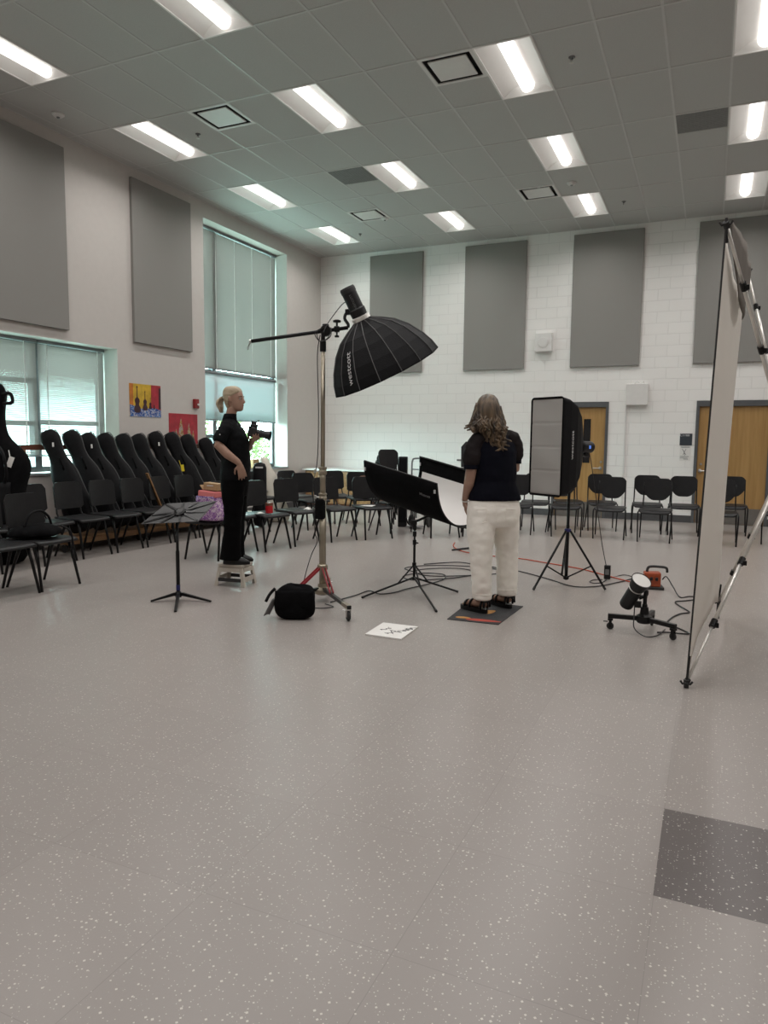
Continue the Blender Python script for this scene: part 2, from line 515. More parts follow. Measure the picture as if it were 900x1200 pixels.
def text_mesh(s, size, depth=0.002):
    """letters as a bmesh in the xy plane, centred"""
    cu = bpy.data.curves.new('lettering', 'FONT'); cu.body = s; cu.size = size; cu.extrude = depth
    cu.align_x = 'CENTER'; cu.align_y = 'CENTER'
    o = bpy.data.objects.new('lettering', cu); COL.objects.link(o)
    dg = bpy.context.evaluated_depsgraph_get(); dg.update()
    me = bpy.data.meshes.new_from_object(o.evaluated_get(dg))
    bm = bmesh.new(); bm.from_mesh(me)
    bpy.data.objects.remove(o); bpy.data.curves.remove(cu); bpy.data.meshes.remove(me)
    return bm

def put(bm, mtx):
    bmesh.ops.transform(bm, matrix=mtx, verts=bm.verts); return bm

def basis(x, y, z, o):
    m = Matrix((V(x), V(y), V(z))).transposed().to_4x4(); m.translation = V(o); return m

def cable(name, pts, r, mt, label, cat='cable', sub=6):
    bm = B(); add_tube(bm, spline(pts, sub), r, 6)
    return tag(obj(name, bm, mt, loc=pts[0], smooth=True), label, cat)

# ------------------------------------------------------------------ the room
XL, XR, YN, YB, H = -8.1, 6.5, -2.6, 14.37, 5.48
TOP = 5.95

def struct(name, bm, mt, parent=None):
    return obj(name, bm, mt, parent, kind='structure')

def span(bm, a, b):
    add_box(bm, [(a[i]+b[i])/2 for i in range(3)], [b[i]-a[i] for i in range(3)])

b = B(); span(b, (XL-0.4, YN-0.3, -0.2), (XR+0.3, YB+0.6, 0)); struct('floor', b, 'floor')

# left wall with its two window openings
W1 = (4.35, 8.24, 0.98, 2.77)
W2 = (10.28, 12.96, 0.88, 5.22)
TH = 0.40
b = B()
yy = [YN-0.3, W1[0], W1[1], W2[0], W2[1], YB]
for y0, y1 in ((yy[0], yy[1]), (yy[2], yy[3]), (yy[4], yy[5])):
    span(b, (XL-TH, y0, 0), (XL, y1, TOP))
for wv in (W1, W2):
    span(b, (XL-TH, wv[0], 0), (XL, wv[1], wv[2])); span(b, (XL-TH, wv[0], wv[3]), (XL, wv[1], TOP))
struct('wall_left', b, 'paint')

# back wall of painted block with two door openings
D1, D2 = (-2.835, -1.80), (-0.262, 0.985)
DH = 2.235
b = B()
for x0, x1 in ((XL-TH, D1[0]), (D1[1], D2[0]), (D2[1], XR+0.3)):
    span(b, (x0, YB, 0), (x1, YB+0.25, TOP))
for d in (D1, D2): span(b, (d[0], YB, DH), (d[1], YB+0.25, TOP))
struct('wall_back', b, 'block')
b = B(); span(b, (XR, YN, 0), (XR+0.3, YB, TOP)); struct('wall_right', b, 'paint')  # unseen wall, put in for its bounce light
b = B(); span(b, (XL, YN-0.3, 0), (XR+0.3, YN, TOP)); struct('wall_front', b, 'paint')  # unseen wall behind the camera, also put in for bounce
b = B(); span(b, (XL-TH, YN-0.3, TOP), (XR+0.3, YB+0.25, TOP+0.1)); struct('light_block_slab', b, 'tile')  # unseen slab added above the ceiling to block sky light

# base strips
b = B(); span(b, (XL, YB-0.012, 0), (D1[0], YB, 0.13)); span(b, (D1[1], YB-0.012, 0), (D2[0], YB, 0.13)); span(b, (D2[1], YB-0.012, 0), (XR, YB, 0.13))
struct('baseboard_back', b, 'base')
b = B(); span(b, (XL, YN, 0), (XL+0.012, YB-0.012, 0.13)); struct('baseboard_left', b, 'base')

# ceiling: 2 x 4 ft tiles in a bar grid, open where fixtures sit
U = 0.61
GX, GY = -3.0476, 7.4546
LIGHTS = [(c, r) for c in (-7, -3, 1, 5) for r in (4, 2, 0, -2)]
UNSEEN_LIGHTS = [(c, r) for c in (-7, -3, 1, 5) for r in (-4, -6)] + [(9, r) for r in (4, 2, 0, -2, -4)]  # unseen fixtures continuing the grid, added to light the room
VENTS = [(0, 0.0), (-5, 0.0), (0, 3.5), (-5, 3.5)]
GRILLES = [(-4, 2.0), (4, 2.0)]
UNSEEN_LIGHTS = [e for e in UNSEEN_LIGHTS if e[0] < 10]
holes = {(c, r): 1.0 for c, r in LIGHTS+UNSEEN_LIGHTS}
b = B()
c0, c1 = math.floor((XL-GX)/U), math.ceil((XR-GX)/U)
r0, r1 = math.floor((YN-GY)/(2*U)), math.ceil((YB-GY)/(2*U))
for c in range(c0, c1):
    for r in range(r0, r1):
        if (c, r) in holes: continue
        halves = [(r, r+1)]
        for vc, vr in VENTS+GRILLES:
            if vc == c and math.floor(vr) == r:
                halves = [(r+0.5, r+1)] if vr == r else [(r, r+0.5)]
        for a, e in halves:
            x0, x1 = max(XL, GX+c*U), min(XR, GX+(c+1)*U)
            y0, y1 = max(YN, GY+a*2*U), min(YB, GY+e*2*U)
            if x1-x0 > 0.01 and y1-y0 > 0.01:
                span(b, (x0, y0, H), (x1, y1, H+0.02))
ceil = struct('ceiling', b, 'tile')
b = B()
for c in range(c0+1, c1):
    x = GX+c*U; span(b, (x-0.012, YN, H-0.004), (x+0.012, YB, H+0.012))
for r in range(r0+1, r1):
    y = GY+r*2*U; span(b, (XL, y-0.012, H-0.005), (XR, y+0.012, H+0.011))
span(b, (XL, YN, H-0.006), (XL+0.022, YB, H+0.004)); span(b, (XL, YB-0.022, H-0.006), (XR, YB, H+0.004))
struct('ceiling_grid', b, 'tbar', ceil)

# ------------------------------------------------------------------ windows
GXW = -8.46
def bar(bm, a, c): span(bm, a, c)
def window(name, wv, mull, bars):
    root = bpy.data.objects.new(name, None); COL.objects.link(root)
    root.location = (GXW, (wv[0]+wv[1])/2, wv[2]); root['kind'] = 'structure'; OFF[root.name] = V(root.location)
    y0, y1, z0, z1 = wv
    b = B()
    x0, x1 = GXW-0.03, GXW+0.03
    for y in (y0+0.035, y1-0.035): span(b, (x0, y-0.035, z0), (x1, y+0.035, z1))
    for z in (z0+0.035, z1-0.035): span(b, (x0, y0+0.07, z-0.035), (x1, y1-0.07, z+0.035))
    for y in mull: span(b, (x0-0.01, y-0.055, z0+0.07), (x1+0.03, y+0.055, z1-0.07))
    for ya, yb, z in bars: span(b, (x0, ya, z-0.03), (x1, yb, z+0.03))
    struct('window_frame', b, 'frame_alu', root)
    b = B(); span(b, (GXW-0.004, y0+0.02, z0+0.02), (GXW+0.004, y1-0.02, z1-0.02)); struct('window_pane', b, 'glass', root)
    b = B(); span(b, (GXW+0.03, y0, z0-0.03), (XL+0.03, y1, z0)); struct('window_sill', b, 'sill', root)
    return root
window('window_1', W1, (5.75, 7.05), [(7.05, 8.2, 1.66), (5.75, 7.05, 2.215), (5.75, 7.05, 1.65), (4.4, 5.75, 1.65)])
window('window_2', W2, (10.93, ), [(10.28, 12.96, 2.69), (10.3, 10.93, 1.50)])

def blind(label, y0, y1, z0, z1, x, cords, pitch=0.0202, group='mini blinds in the windows'):
    t = thing('window_blind', label, 'blind', (x, (y0+y1)/2, z0), group=group)
    b = B()
    n = int((z1-0.035-z0-0.016)/pitch)
    for k in range(n):
        z = z0+0.016+k*pitch
        vs = [b.verts.new((x+dx, y, z+dz)) for y in (y0, y1) for dx, dz in ((-0.0088, -0.0092), (-0.0008, 0.0008), (0.0088, 0.0092))]
        b.faces.new((vs[0], vs[1], vs[4], vs[3])); b.faces.new((vs[1], vs[2], vs[5], vs[4]))
    obj('slats', b, 'blind', t, smooth=False)
    b = B(); span(b, (x-0.025, y0, z1-0.045), (x+0.025, y1, z1)); obj('head_rail', b, 'rail', t)
    b = B(); span(b, (x-0.013, y0, z0), (x+0.013, y1, z0+0.018)); obj('bottom_rail', b, 'rail', t)
    for yc in cords:
        b = B(); span(b, (x+0.012, yc-0.007, z0+0.01), (x+0.015, yc+0.007, z1-0.04)); obj('ladder_tape', b, 'cord', t)
    return t
BX = -8.37
blind('white mini blind in the left window pane behind the tall black gig bag', 5.78, 7.035, 1.19, 2.768, BX, (6.84, 5.95))
blind('white mini blind closed in the left window pane above the first cello cases', 7.065, 8.225, 1.19, 2.768, BX, (7.20, 8.10))
blind('white mini blind beside the pane hidden behind the tall gig bag', 4.42, 5.74, 1.19, 2.768, BX, (5.6, 4.6))
blind('tall grey closed mini blind covering the upper part of the tall window', 10.30, 12.94, 2.72, 5.215, BX, (10.95, 11.52, 12.09, 12.75), 0.0194)
t = thing('roller_shade', 'pale glowing roller shade pulled halfway below the tall blind, behind the photographer', 'blind', (BX, 11.6, 1.80))
b = B(); add_grid(b, lambda u, v: (BX+0.004*math.sin(u*9), 10.32+2.6*u, 1.81+0.84*v), 30, 4, 0.002); obj('cloth', b, 'blindlow', t, smooth=True)
b = B(); add_tube(b, [(BX, 10.32, 1.80), (BX, 12.92, 1.80)], 0.012, 8); obj('hem_bar', b, 'rail', t)
b = B(); add_tube(b, [(BX, 10.32, 2.66), (BX, 12.92, 2.66)], 0.030, 10); obj('roller', b, 'rail', t)

# outside
b = B(); span(b, (-60, -20, -0.5), (-9.2, 50, -0.35)); struct('ground_outside', b, 'lawn')
def tree(x, y, h, rr, label, seed):
    t = thing('tree', label, 'tree', (x, y, -0.35), group='trees outside the windows')
    rnd = random.Random(seed)
    b = B(); add_tube(b, [(x, y, -0.35), (x+0.05, y, h*0.4), (x, y+0.1, h*0.7)], [0.12, 0.09, 0.05], 8); obj('trunk', b, 'bark', t)
    b = B()
    for k in range(900):
        d = V((rnd.gauss(0, 1), rnd.gauss(0, 1), rnd.gauss(0, 1))).normalized()*rr*rnd.uniform(0.55, 1)
        p = V((x, y, h*0.62)) + V((d.x, d.y, d.z*h*0.42/rr))
        s = rnd.uniform(0.07, 0.14)
        a = V((rnd.gauss(0, 1), rnd.gauss(0, 1), rnd.gauss(0, 1))).normalized(); c = a.orthogonal().normalized()
        b.faces.new([b.verts.new(p+q) for q in (a*s, c*s*0.6, -a*s, -c*s*0.6)])
    obj('foliage', b, 'leaf', t)
tree(-19.5, 25.2, 2.7, 1.5, 'yellow green leafy tree outside the left bay of the tall window', 1)
tree(-19.0, 29.3, 1.75, 2.0, 'leafy green tree outside the tall window under the camera lens', 2)

# ------------------------------------------------------------------ doors
def door(name, d, handle_x, lite, leaf):
    root = bpy.data.objects.new(name, None); COL.objects.link(root)
    root.location = ((d[0]+d[1])/2, YB, 0); root['kind'] = 'structure'; OFF[root.name] = V(root.location)
    x0, x1 = d
    b = B(); f = 0.052
    span(b, (x0, YB-0.02, 0), (x0+f, YB+0.14, DH)); span(b, (x1-f, YB-0.02, 0), (x1, YB+0.14, DH)); span(b, (x0+f, YB-0.02, DH-0.10), (x1-f, YB+0.14, DH))
    struct('door_frame', b, 'doorframe', root)
    l0, l1 = x0+f+0.003, x1-f-0.003
    yf = YB+0.025
    b = B()
    if lite:
        a0, a1, za, zb = lite
        span(b, (l0, yf, 0.008), (a0, yf+0.045, DH-0.103)); span(b, (a1, yf, 0.008), (l1, yf+0.045, DH-0.103))
        span(b, (a0, yf, 0.008), (a1, yf+0.045, za)); span(b, (a0, yf, zb), (a1, yf+0.045, DH-0.103))
    else: span(b, (l0, yf, 0.008), (l1, yf+0.045, DH-0.103))
    struct('door_leaf', b, 'door', root)
    if lite:
        b = B(); g = 0.02
        span(b, (a0, yf+0.015, za), (a1, yf+0.03, zb)); struct('door_lite', b, 'darkglass', root)
        b = B()
        span(b, (a0-g, yf-0.006, za-g), (a0, yf, zb+g)); span(b, (a1, yf-0.006, za-g), (a1+g, yf, zb+g))
        span(b, (a0, yf-0.006, za-g), (a1, yf, za)); span(b, (a0, yf-0.006, zb), (a1, yf, zb+g)); struct('lite_trim', b, 'door', root)
    b = B(); span(b, (l0+0.01, yf-0.004, 0.012), (l1-0.01, yf, 0.30)); struct('kick_plate', b, 'kick', root)
    b = B(); s = -1 if handle_x > (x0+x1)/2 else 1
    add_lathe(b, [(0.032, 0), (0.032, 0.012), (0.012, 0.016), (0.012, 0.055)], (handle_x, yf, 0.965), (0, -1, 0), 14)
    add_tube(b, [(handle_x, yf-0.052, 0.965), (handle_x+s*0.03, yf-0.058, 0.965), (handle_x+s*0.13, yf-0.055, 0.965)], 0.011, 8)
    add_lathe(b, [(0.022, 0), (0.022, 0.012)], (handle_x+0.01, yf, 1.085), (0, -1, 0), 12)
    struct('door_handle', b, 'steel', root)
    b = B(); span(b, (x0+f, YB-0.02, 0), (x1-f, YB+0.1, 0.008)); struct('threshold', b, 'kick', root)
    b = B(); span(b, (x0-0.05, YB+0.16, 0), (x1+0.05, YB+0.2, DH+0.05)); struct('door_backing', b, 'doorframe', root)
door('door_1', D1, -1.92, (-2.262, -2.125, 1.06, 1.91), None)
door('door_2', D2, -0.15, None, None)
b = B(); span(b, (-1.50, YB-0.022, 0.13), (-1.475, YB, 2.16)); struct('trim_1', b, 'white')

# ------------------------------------------------------------------ wall fittings
def acoustic(label, wall, a0, a1, z0, z1):
    b = B()
    if wall == 'b': add_box(b, ((a0+a1)/2, YB-0.027, (z0+z1)/2), (a1-a0, 0.05, z1-z0), bev=0.006); l = ((a0+a1)/2, YB-0.052, z0)
    else: add_box(b, (XL+0.027, (a0+a1)/2, (z0+z1)/2), (0.05, a1-a0, z1-z0), bev=0.006); l = (XL+0.052, (a0+a1)/2, z0)
    tag(obj('acoustic_panel', b, 'panel', loc=l), label, 'acoustic panel', 'grey acoustic wall panels')
acoustic('grey acoustic panel on the back wall nearest the corner, partly behind the big umbrella softbox', 'b', -6.86, -5.64, 2.90, 5.38)
acoustic('grey acoustic panel on the back wall to the left of the small white speaker', 'b', -4.72, -3.46, 2.90, 5.38)
acoustic('grey acoustic panel on the back wall to the right of the small white speaker', 'b', -2.56, -1.29, 2.90, 5.38)
acoustic('grey acoustic panel on the back wall above the door by the white backdrop', 'b', -0.365, 1.70, 2.90, 5.38)
acoustic('wide grey acoustic panel on the side wall above the left window', 'l', 4.90, 7.33, 2.91, 5.30)
acoustic('grey acoustic panel on the side wall between the two windows', 'l', 8.56, 9.90, 2.91, 5.33)

t = thing('wall_speaker', 'small white square speaker on the back wall between two grey panels', 'speaker', (-3.07, YB, 3.22))
b = B()
for x0, x1, d, z in ((0, 0, 0, 0),):
    vs = [(-3.24, YB, 3.23), (-2.90, YB, 3.23), (-2.90, YB, 3.58), (-3.24, YB, 3.58), (-3.225, YB-0.12, 3.22), (-2.915, YB-0.12, 3.22), (-2.915, YB-0.12, 3.565), (-3.225, YB-0.12, 3.565)]
    v = [b.verts.new(p) for p in vs]
    for f in ((0, 3, 2, 1), (4, 5, 6, 7), (0, 1, 5, 4), (1, 2, 6, 5), (2, 3, 7, 6), (3, 0, 4, 7)): b.faces.new([v[i] for i in f])
obj('housing', b, 'white', t)
b = B(); add_lathe(b, [(0.105, 0), (0.105, 0.006), (0.09, 0.010), (0.02, 0.012)], (-3.07, YB-0.12, 3.39), (0, -1, 0), 24); obj('speaker_grille', b, 'vent', t)
t = thing('access_box', 'white plastic equipment box on the back wall right of the wooden door', 'wall box', (-1.295, YB, 2.16))
b = B(); add_box(b, (-1.295, YB-0.05, 2.36), (0.39, 0.10, 0.40), bev=0.012); obj('housing', b, 'white', t)
b = B(); add_tube(b, [(-1.35, YB-0.05, 2.56), (-1.30, YB-0.06, 2.61), (-1.24, YB-0.05, 2.565), (-1.19, YB-0.06, 2.60), (-1.17, YB-0.04, 2.56)], 0.012, 6); obj('mount_bracket', b, 'white', t)

t = thing('room_sign', 'slate coloured room number plate on the wall beside the right door', 'sign', (-0.41, YB, 1.42))
b = B(); add_box(b, (-0.412, YB-0.006, 1.533), (0.21, 0.012, 0.216), bev=0.003); obj('plate', b, 'signblue', t)
b = text_mesh('C1166', 0.062, 0.001); put(b, basis((1, 0, 0), (0, 0, 1), (0, -1, 0), (-0.435, YB-0.0135, 1.610))); obj('lettering', b, 'letter', t)
t = thing('paper_notice', 'white paper notice taped below the room number plate', 'notice', (-0.41, YB, 1.143))
b = B(); add_box(b, (-0.412, YB-0.002, 1.275), (0.19, 0.003, 0.265)); obj('sheet', b, 'paper', t)
b = B()
yp = YB-0.0045
for x0, x1, z, h in ((-0.49, -0.34, 1.385, 0.012), (-0.50, -0.35, 1.215, 0.010), (-0.50, -0.37, 1.188, 0.008), (-0.44, -0.36, 1.168, 0.010)):
    span(b, (x0, yp-0.001, z), (x1, yp, z+h))
for p, q in (((-0.47, 1.36), (-0.40, 1.25)), ((-0.40, 1.36), (-0.45, 1.25)), ((-0.44, 1.33), (-0.42, 1.24))):
    add_tube(b, [(p[0], yp, p[1]), (q[0], yp, q[1])], 0.004, 5)
obj('print', b, 'greyrub', t)

# posters: painted pictures of string instruments and of spires
def flat(bm, pts, x): bm.faces.new([bm.verts.new((x, y, z)) for y, z in pts])
def fiddle(bm, x, y, z, h):
    out = []
    W = [(0.00, 0.10), (0.05, 0.16), (0.12, 0.18), (0.20, 0.16), (0.28, 0.10), (0.33, 0.09), (0.40, 0.12), (0.47, 0.13), (0.53, 0.10), (0.57, 0.04), (0.62, 0.022), (0.92, 0.018), (0.95, 0.04), (1.0, 0.02)]
    for t_, wd in W: out.append((y+wd*h, z+t_*h))
    for t_, wd in W[::-1]: out.append((y-wd*h, z+t_*h))
    flat(bm, out, x)
x = XL+0.004
t = thing('poster', 'unframed poster of string instruments on yellow and red, on the side wall', 'poster', (XL, 8.80, 1.79), group='posters on the side wall')
b = B(); span(b, (XL, 8.46, 1.787), (x, 9.145, 2.289)); obj('sheet', b, 'pyellow', t)
b = B(); flat(b, [(8.46, 1.95), (8.54, 1.95), (8.54, 2.289), (8.46, 2.289)], x+0.001); obj('orange_edge', b, 'porange', t)
b = B(); flat(b, [(8.92, 1.90), (9.145, 1.90), (9.145, 2.289), (8.93, 2.289)], x+0.001); obj('red_field', b, 'pred', t)
b = B(); flat(b, [(9.09, 1.92), (9.145, 1.92), (9.145, 2.25), (9.10, 2.25)], x+0.002); obj('dark_edge', b, 'pdark', t)
b = B(); flat(b, [(8.46, 1.787), (9.145, 1.787), (9.145, 1.90), (9.0, 1.93), (8.85, 1.92), (8.7, 1.91), (8.55, 1.95), (8.46, 1.97)], x+0.0025); obj('blue_ground', b, 'pblue', t)
b = B()
for y, z, h in ((8.62, 1.845, 0.41), (8.79, 1.885, 0.30), (8.905, 1.91, 0.18), (8.99, 1.91, 0.12)): fiddle(b, x+0.003, y, z, h)
obj('instrument_figures', b, 'pdark', t)
t = thing('poster', 'red poster with pale spires, low on the side wall behind the cello cases', 'poster', (XL, 9.69, 1.36), group='posters on the side wall')
b = B(); span(b, (XL, 9.328, 1.365), (x, 10.05, 1.867)); obj('sheet', b, 'pred', t)
b = B()
for y, wd, top in ((9.62, 0.09, 1.81), (9.82, 0.07, 1.72), (9.50, 0.06, 1.62), (9.93, 0.05, 1.60)):
    flat(b, [(y-wd, 1.37), (y+wd, 1.37), (y+wd*0.5, 1.37+(top-1.37)*0.6), (y, top), (y-wd*0.5, 1.37+(top-1.37)*0.6)], x+0.001+wd*0.01)
obj('spires', b, 'pgrey', t)
t = thing('fire_alarm', 'small red fire alarm strobe on the side wall beside the tall window', 'fire alarm', (XL, 9.99, 1.96))
b = B(); add_box(b, (XL+0.025, 9.995, 2.05), (0.05, 0.12, 0.16), bev=0.012); obj('housing', b, 'alarm', t)
b = B(); add_box(b, (XL+0.058, 10.02, 2.035), (0.024, 0.045, 0.035), bev=0.008); obj('strobe_lens', b, 'white', t)

# ------------------------------------------------------------------ ceiling fixtures
def make_light(label):
    t = thing('ceiling_light', label, 'ceiling light', (0, 0, H), group='recessed ceiling lights', world=False)
    hx, hy = 0.305, 0.61
    # lip
    b = B()
    for s in (-1, 1):
        add_box(b, (s*(hx-0.009), 0, -0.003), (0.018, 2*hy, 0.012)); add_box(b, (0, s*(hy-0.009), -0.003), (2*hx-0.036, 0.018, 0.012))
    obj('lip', b, 'troffer', t)
    # curved reflector: profile across x swept along y, closed at the top
    prof = []
    for k in range(9):
        u = k/8; prof.append((-(hx-0.018)+u*0.205, 0.085*math.sin(u*math.pi/2)))
    full = prof + [(-x, z) for x, z in prof[::-1]]
    b = B(); ye = hy-0.018; yi = hy-0.10
    A = [b.verts.new((x, -ye, z)) for x, z in full]; Bv = [b.verts.new((x, ye, z)) for x, z in full]
    skin(b, [A, Bv], False, False)
    obj('reflector', b, 'troffer', t, smooth=True)
    for s in (-1, 1):
        b = B()
        lo = [b.verts.new((x, s*(ye), 0.0)) for x, z in full]
        hi = [b.verts.new((x, s*(ye-0.05*(z/0.085)), z)) for x, z in full]
        skin(b, [lo, hi], False, False)
        obj('end_plate', b, 'troffer', t, smooth=True)
    b = B(); add_box(b, (0, 0, 0.10), (0.60, 1.21, 0.014))
    for s in (-1, 1):
        add_box(b, (s*0.298, 0, 0.05), (0.01, 1.21, 0.09)); add_box(b, (0, s*0.604, 0.05), (0.59, 0.01, 0.09))
    obj('housing', b, 'vent', t)
    b = B(); pr = [(0.078*math.cos(R(a)), 0.078-0.072*math.sin(R(a))) for a in range(0, 181, 15)]
    A = [b.verts.new((x, -ye+0.03, z)) for x, z in pr]; Bv = [b.verts.new((x, ye-0.03, z)) for x, z in pr]
    skin(b, [A, Bv], True, True)
    obj('lens', b, 'lens', t, smooth=False)
    ld = bpy.data.lights.new('lamp', 'AREA'); ld.shape = 'RECTANGLE'; ld.size = 0.13; ld.size_y = 1.10
    ld.energy = LAMP_W; ld.color = (1.0, 0.965, 0.94); ld.spread = R(150)
    lo = bpy.data.objects.new('lamp', ld); COL.objects.link(lo); lo.location = (0, 0, -0.002); lo.parent = t
    return t
COLN = {-7: 'in the row beside the windows', -3: 'in the second row from the windows', 1: 'in the third row from the windows', 5: 'in the row at the right edge', 9: 'in the unseen row along the far right wall'}
ROWN = {4: 'nearest the back wall', 2: 'second from the back wall', 0: 'third from the back wall', -2: 'fourth from the back wall', -4: 'fifth from the back wall, out of view', -6: 'sixth from the back wall, out of view'}
lt0 = make_light('x')
for i, (c, r) in enumerate(LIGHTS+UNSEEN_LIGHTS):
    p = (GX+(c+0.5)*U, GY+(2*r+1)*U, H)
    l = 'white ceiling light %s, %s' % (COLN[c], ROWN[r])
    if i == 0: lt0.location = p; lt0['label'] = l
    else: dup(lt0, p, 0, l)

def make_vent(label):
    t = thing('ceiling_vent', label, 'air vent', (0, 0, H), group='square air diffusers', world=False)
    b = B(); q = 0.305
    for s in (-1, 1):
        add_box(b, (s*(q-0.02), 0, -0.003), (0.04, 2*q, 0.012)); add_box(b, (0, s*(q-0.02), -0.003), (2*q-0.08, 0.04, 0.012))
    obj('frame', b, 'vent', t)
    b = B(); add_box(b, (0, 0, 0.10), (2*q-0.02, 2*q-0.02, 0.01))
    for s in (-1, 1):
        add_box(b, (s*(q-0.045), 0, 0.05), (0.01, 2*q-0.08, 0.1)); add_box(b, (0, s*(q-0.045), 0.05), (2*q-0.1, 0.01, 0.1))
    obj('neck', b, 'ventdark', t)
    b = B(); add_box(b, (0, 0, -0.004), (0.43, 0.43, 0.014), bev=0.004); add_box(b, (0, 0, 0.05), (0.04, 0.04, 0.1)); obj('face_plate', b, 'vent', t)
    return t
vl = ['square white air diffuser with dark gap beside the nearest ceiling light of the third row', 'square white air diffuser nearest the side wall of the room',
      'square white air diffuser nearest the back wall, above the white wall speaker', 'square white air diffuser between the two farthest lights of the window side']
v0 = make_vent('x')
for i, (c, r) in enumerate(VENTS):
    p = (GX+(c+0.5)*U, GY+(2*r+0.5)*U, H)
    if i == 0: v0.location = p; v0['label'] = vl[0]
    else: dup(v0, p, 0, vl[i])
def make_grille():
    t = thing('return_grille', 'x', 'air vent', (0, 0, H), group='grey return air grilles', world=False)
    b = B(); q = 0.295; add_box(b, (0, 0, 0.004), (2*q, 2*q, 0.008)); obj('screen', b, 'grille', t)
    b = B()
    for k in range(1, 14):
        add_box(b, (-q+2*q*k/14, 0, -0.001), (0.004, 2*q, 0.006)); add_box(b, (0, -q+2*q*k/14, -0.001), (2*q, 0.004, 0.006))
    obj('grid_bars', b, 'grille', t)
    return t
g0 = make_grille()
gl = ['flat grey return grille in the ceiling near the middle of the room', 'flat grey return grille in the ceiling beside the right edge lights']
for i, (c, r) in enumerate(GRILLES):
    p = (GX+(c+0.5)*U, GY+(2*r+0.5)*U, H)
    if i == 0: g0.location = p; g0['label'] = gl[0]
    else: dup(g0, p, 0, gl[i])
def sprinkler(x, y, label):
    t = thing('sprinkler_head', label, 'sprinkler', (x, y, H), group='ceiling sprinkler heads')
    b = B(); add_lathe(b, [(0.035, 0.0), (0.033, -0.008), (0.012, -0.012), (0.012, -0.03)], (x, y, H), n=14); obj('escutcheon', b, 'greyrub', t)
    b = B(); add_lathe(b, [(0.008, -0.03), (0.006, -0.055), (0.024, -0.057), (0.024, -0.060)], (x, y, H), n=12); obj('deflector', b, 'steel', t)
for x, y, l in ((-6.402, 8.049, 'small sprinkler head in the ceiling near the side wall diffuser'), (-6.465, 13.035, 'small sprinkler head by the farthest light of the window row'),
                (-1.53, 8.042, 'small sprinkler head right of the nearest light in the third row'), (-1.527, 12.994, 'small sprinkler head right of the farthest light in the third row')):
    sprinkler(x, y, l)
def detector(x, y, label):
    t = thing('smoke_detector', label, 'smoke detector', (x, y, H), group='ceiling detectors')
    b = B(); add_lathe(b, [(0.075, 0.0), (0.075, -0.02), (0.05, -0.04), (0.02, -0.045)], (x, y, H), n=20); obj('housing', b, 'vent', t)
    b = B(); add_lathe(b, [(0.022, -0.043), (0.018, -0.055)], (x, y, H), n=12); obj('sensor', b, 'greyrub', t)
for x, y, l in ((-7.629, 6.876, 'round detector on the ceiling above the left acoustic panel'), (-2.169, 11.752, 'round detector on the ceiling between two lights of the third row'),
                (-5.591, 12.278, 'round detector on the ceiling beside the far middle diffuser')):
    detector(x, y, l)

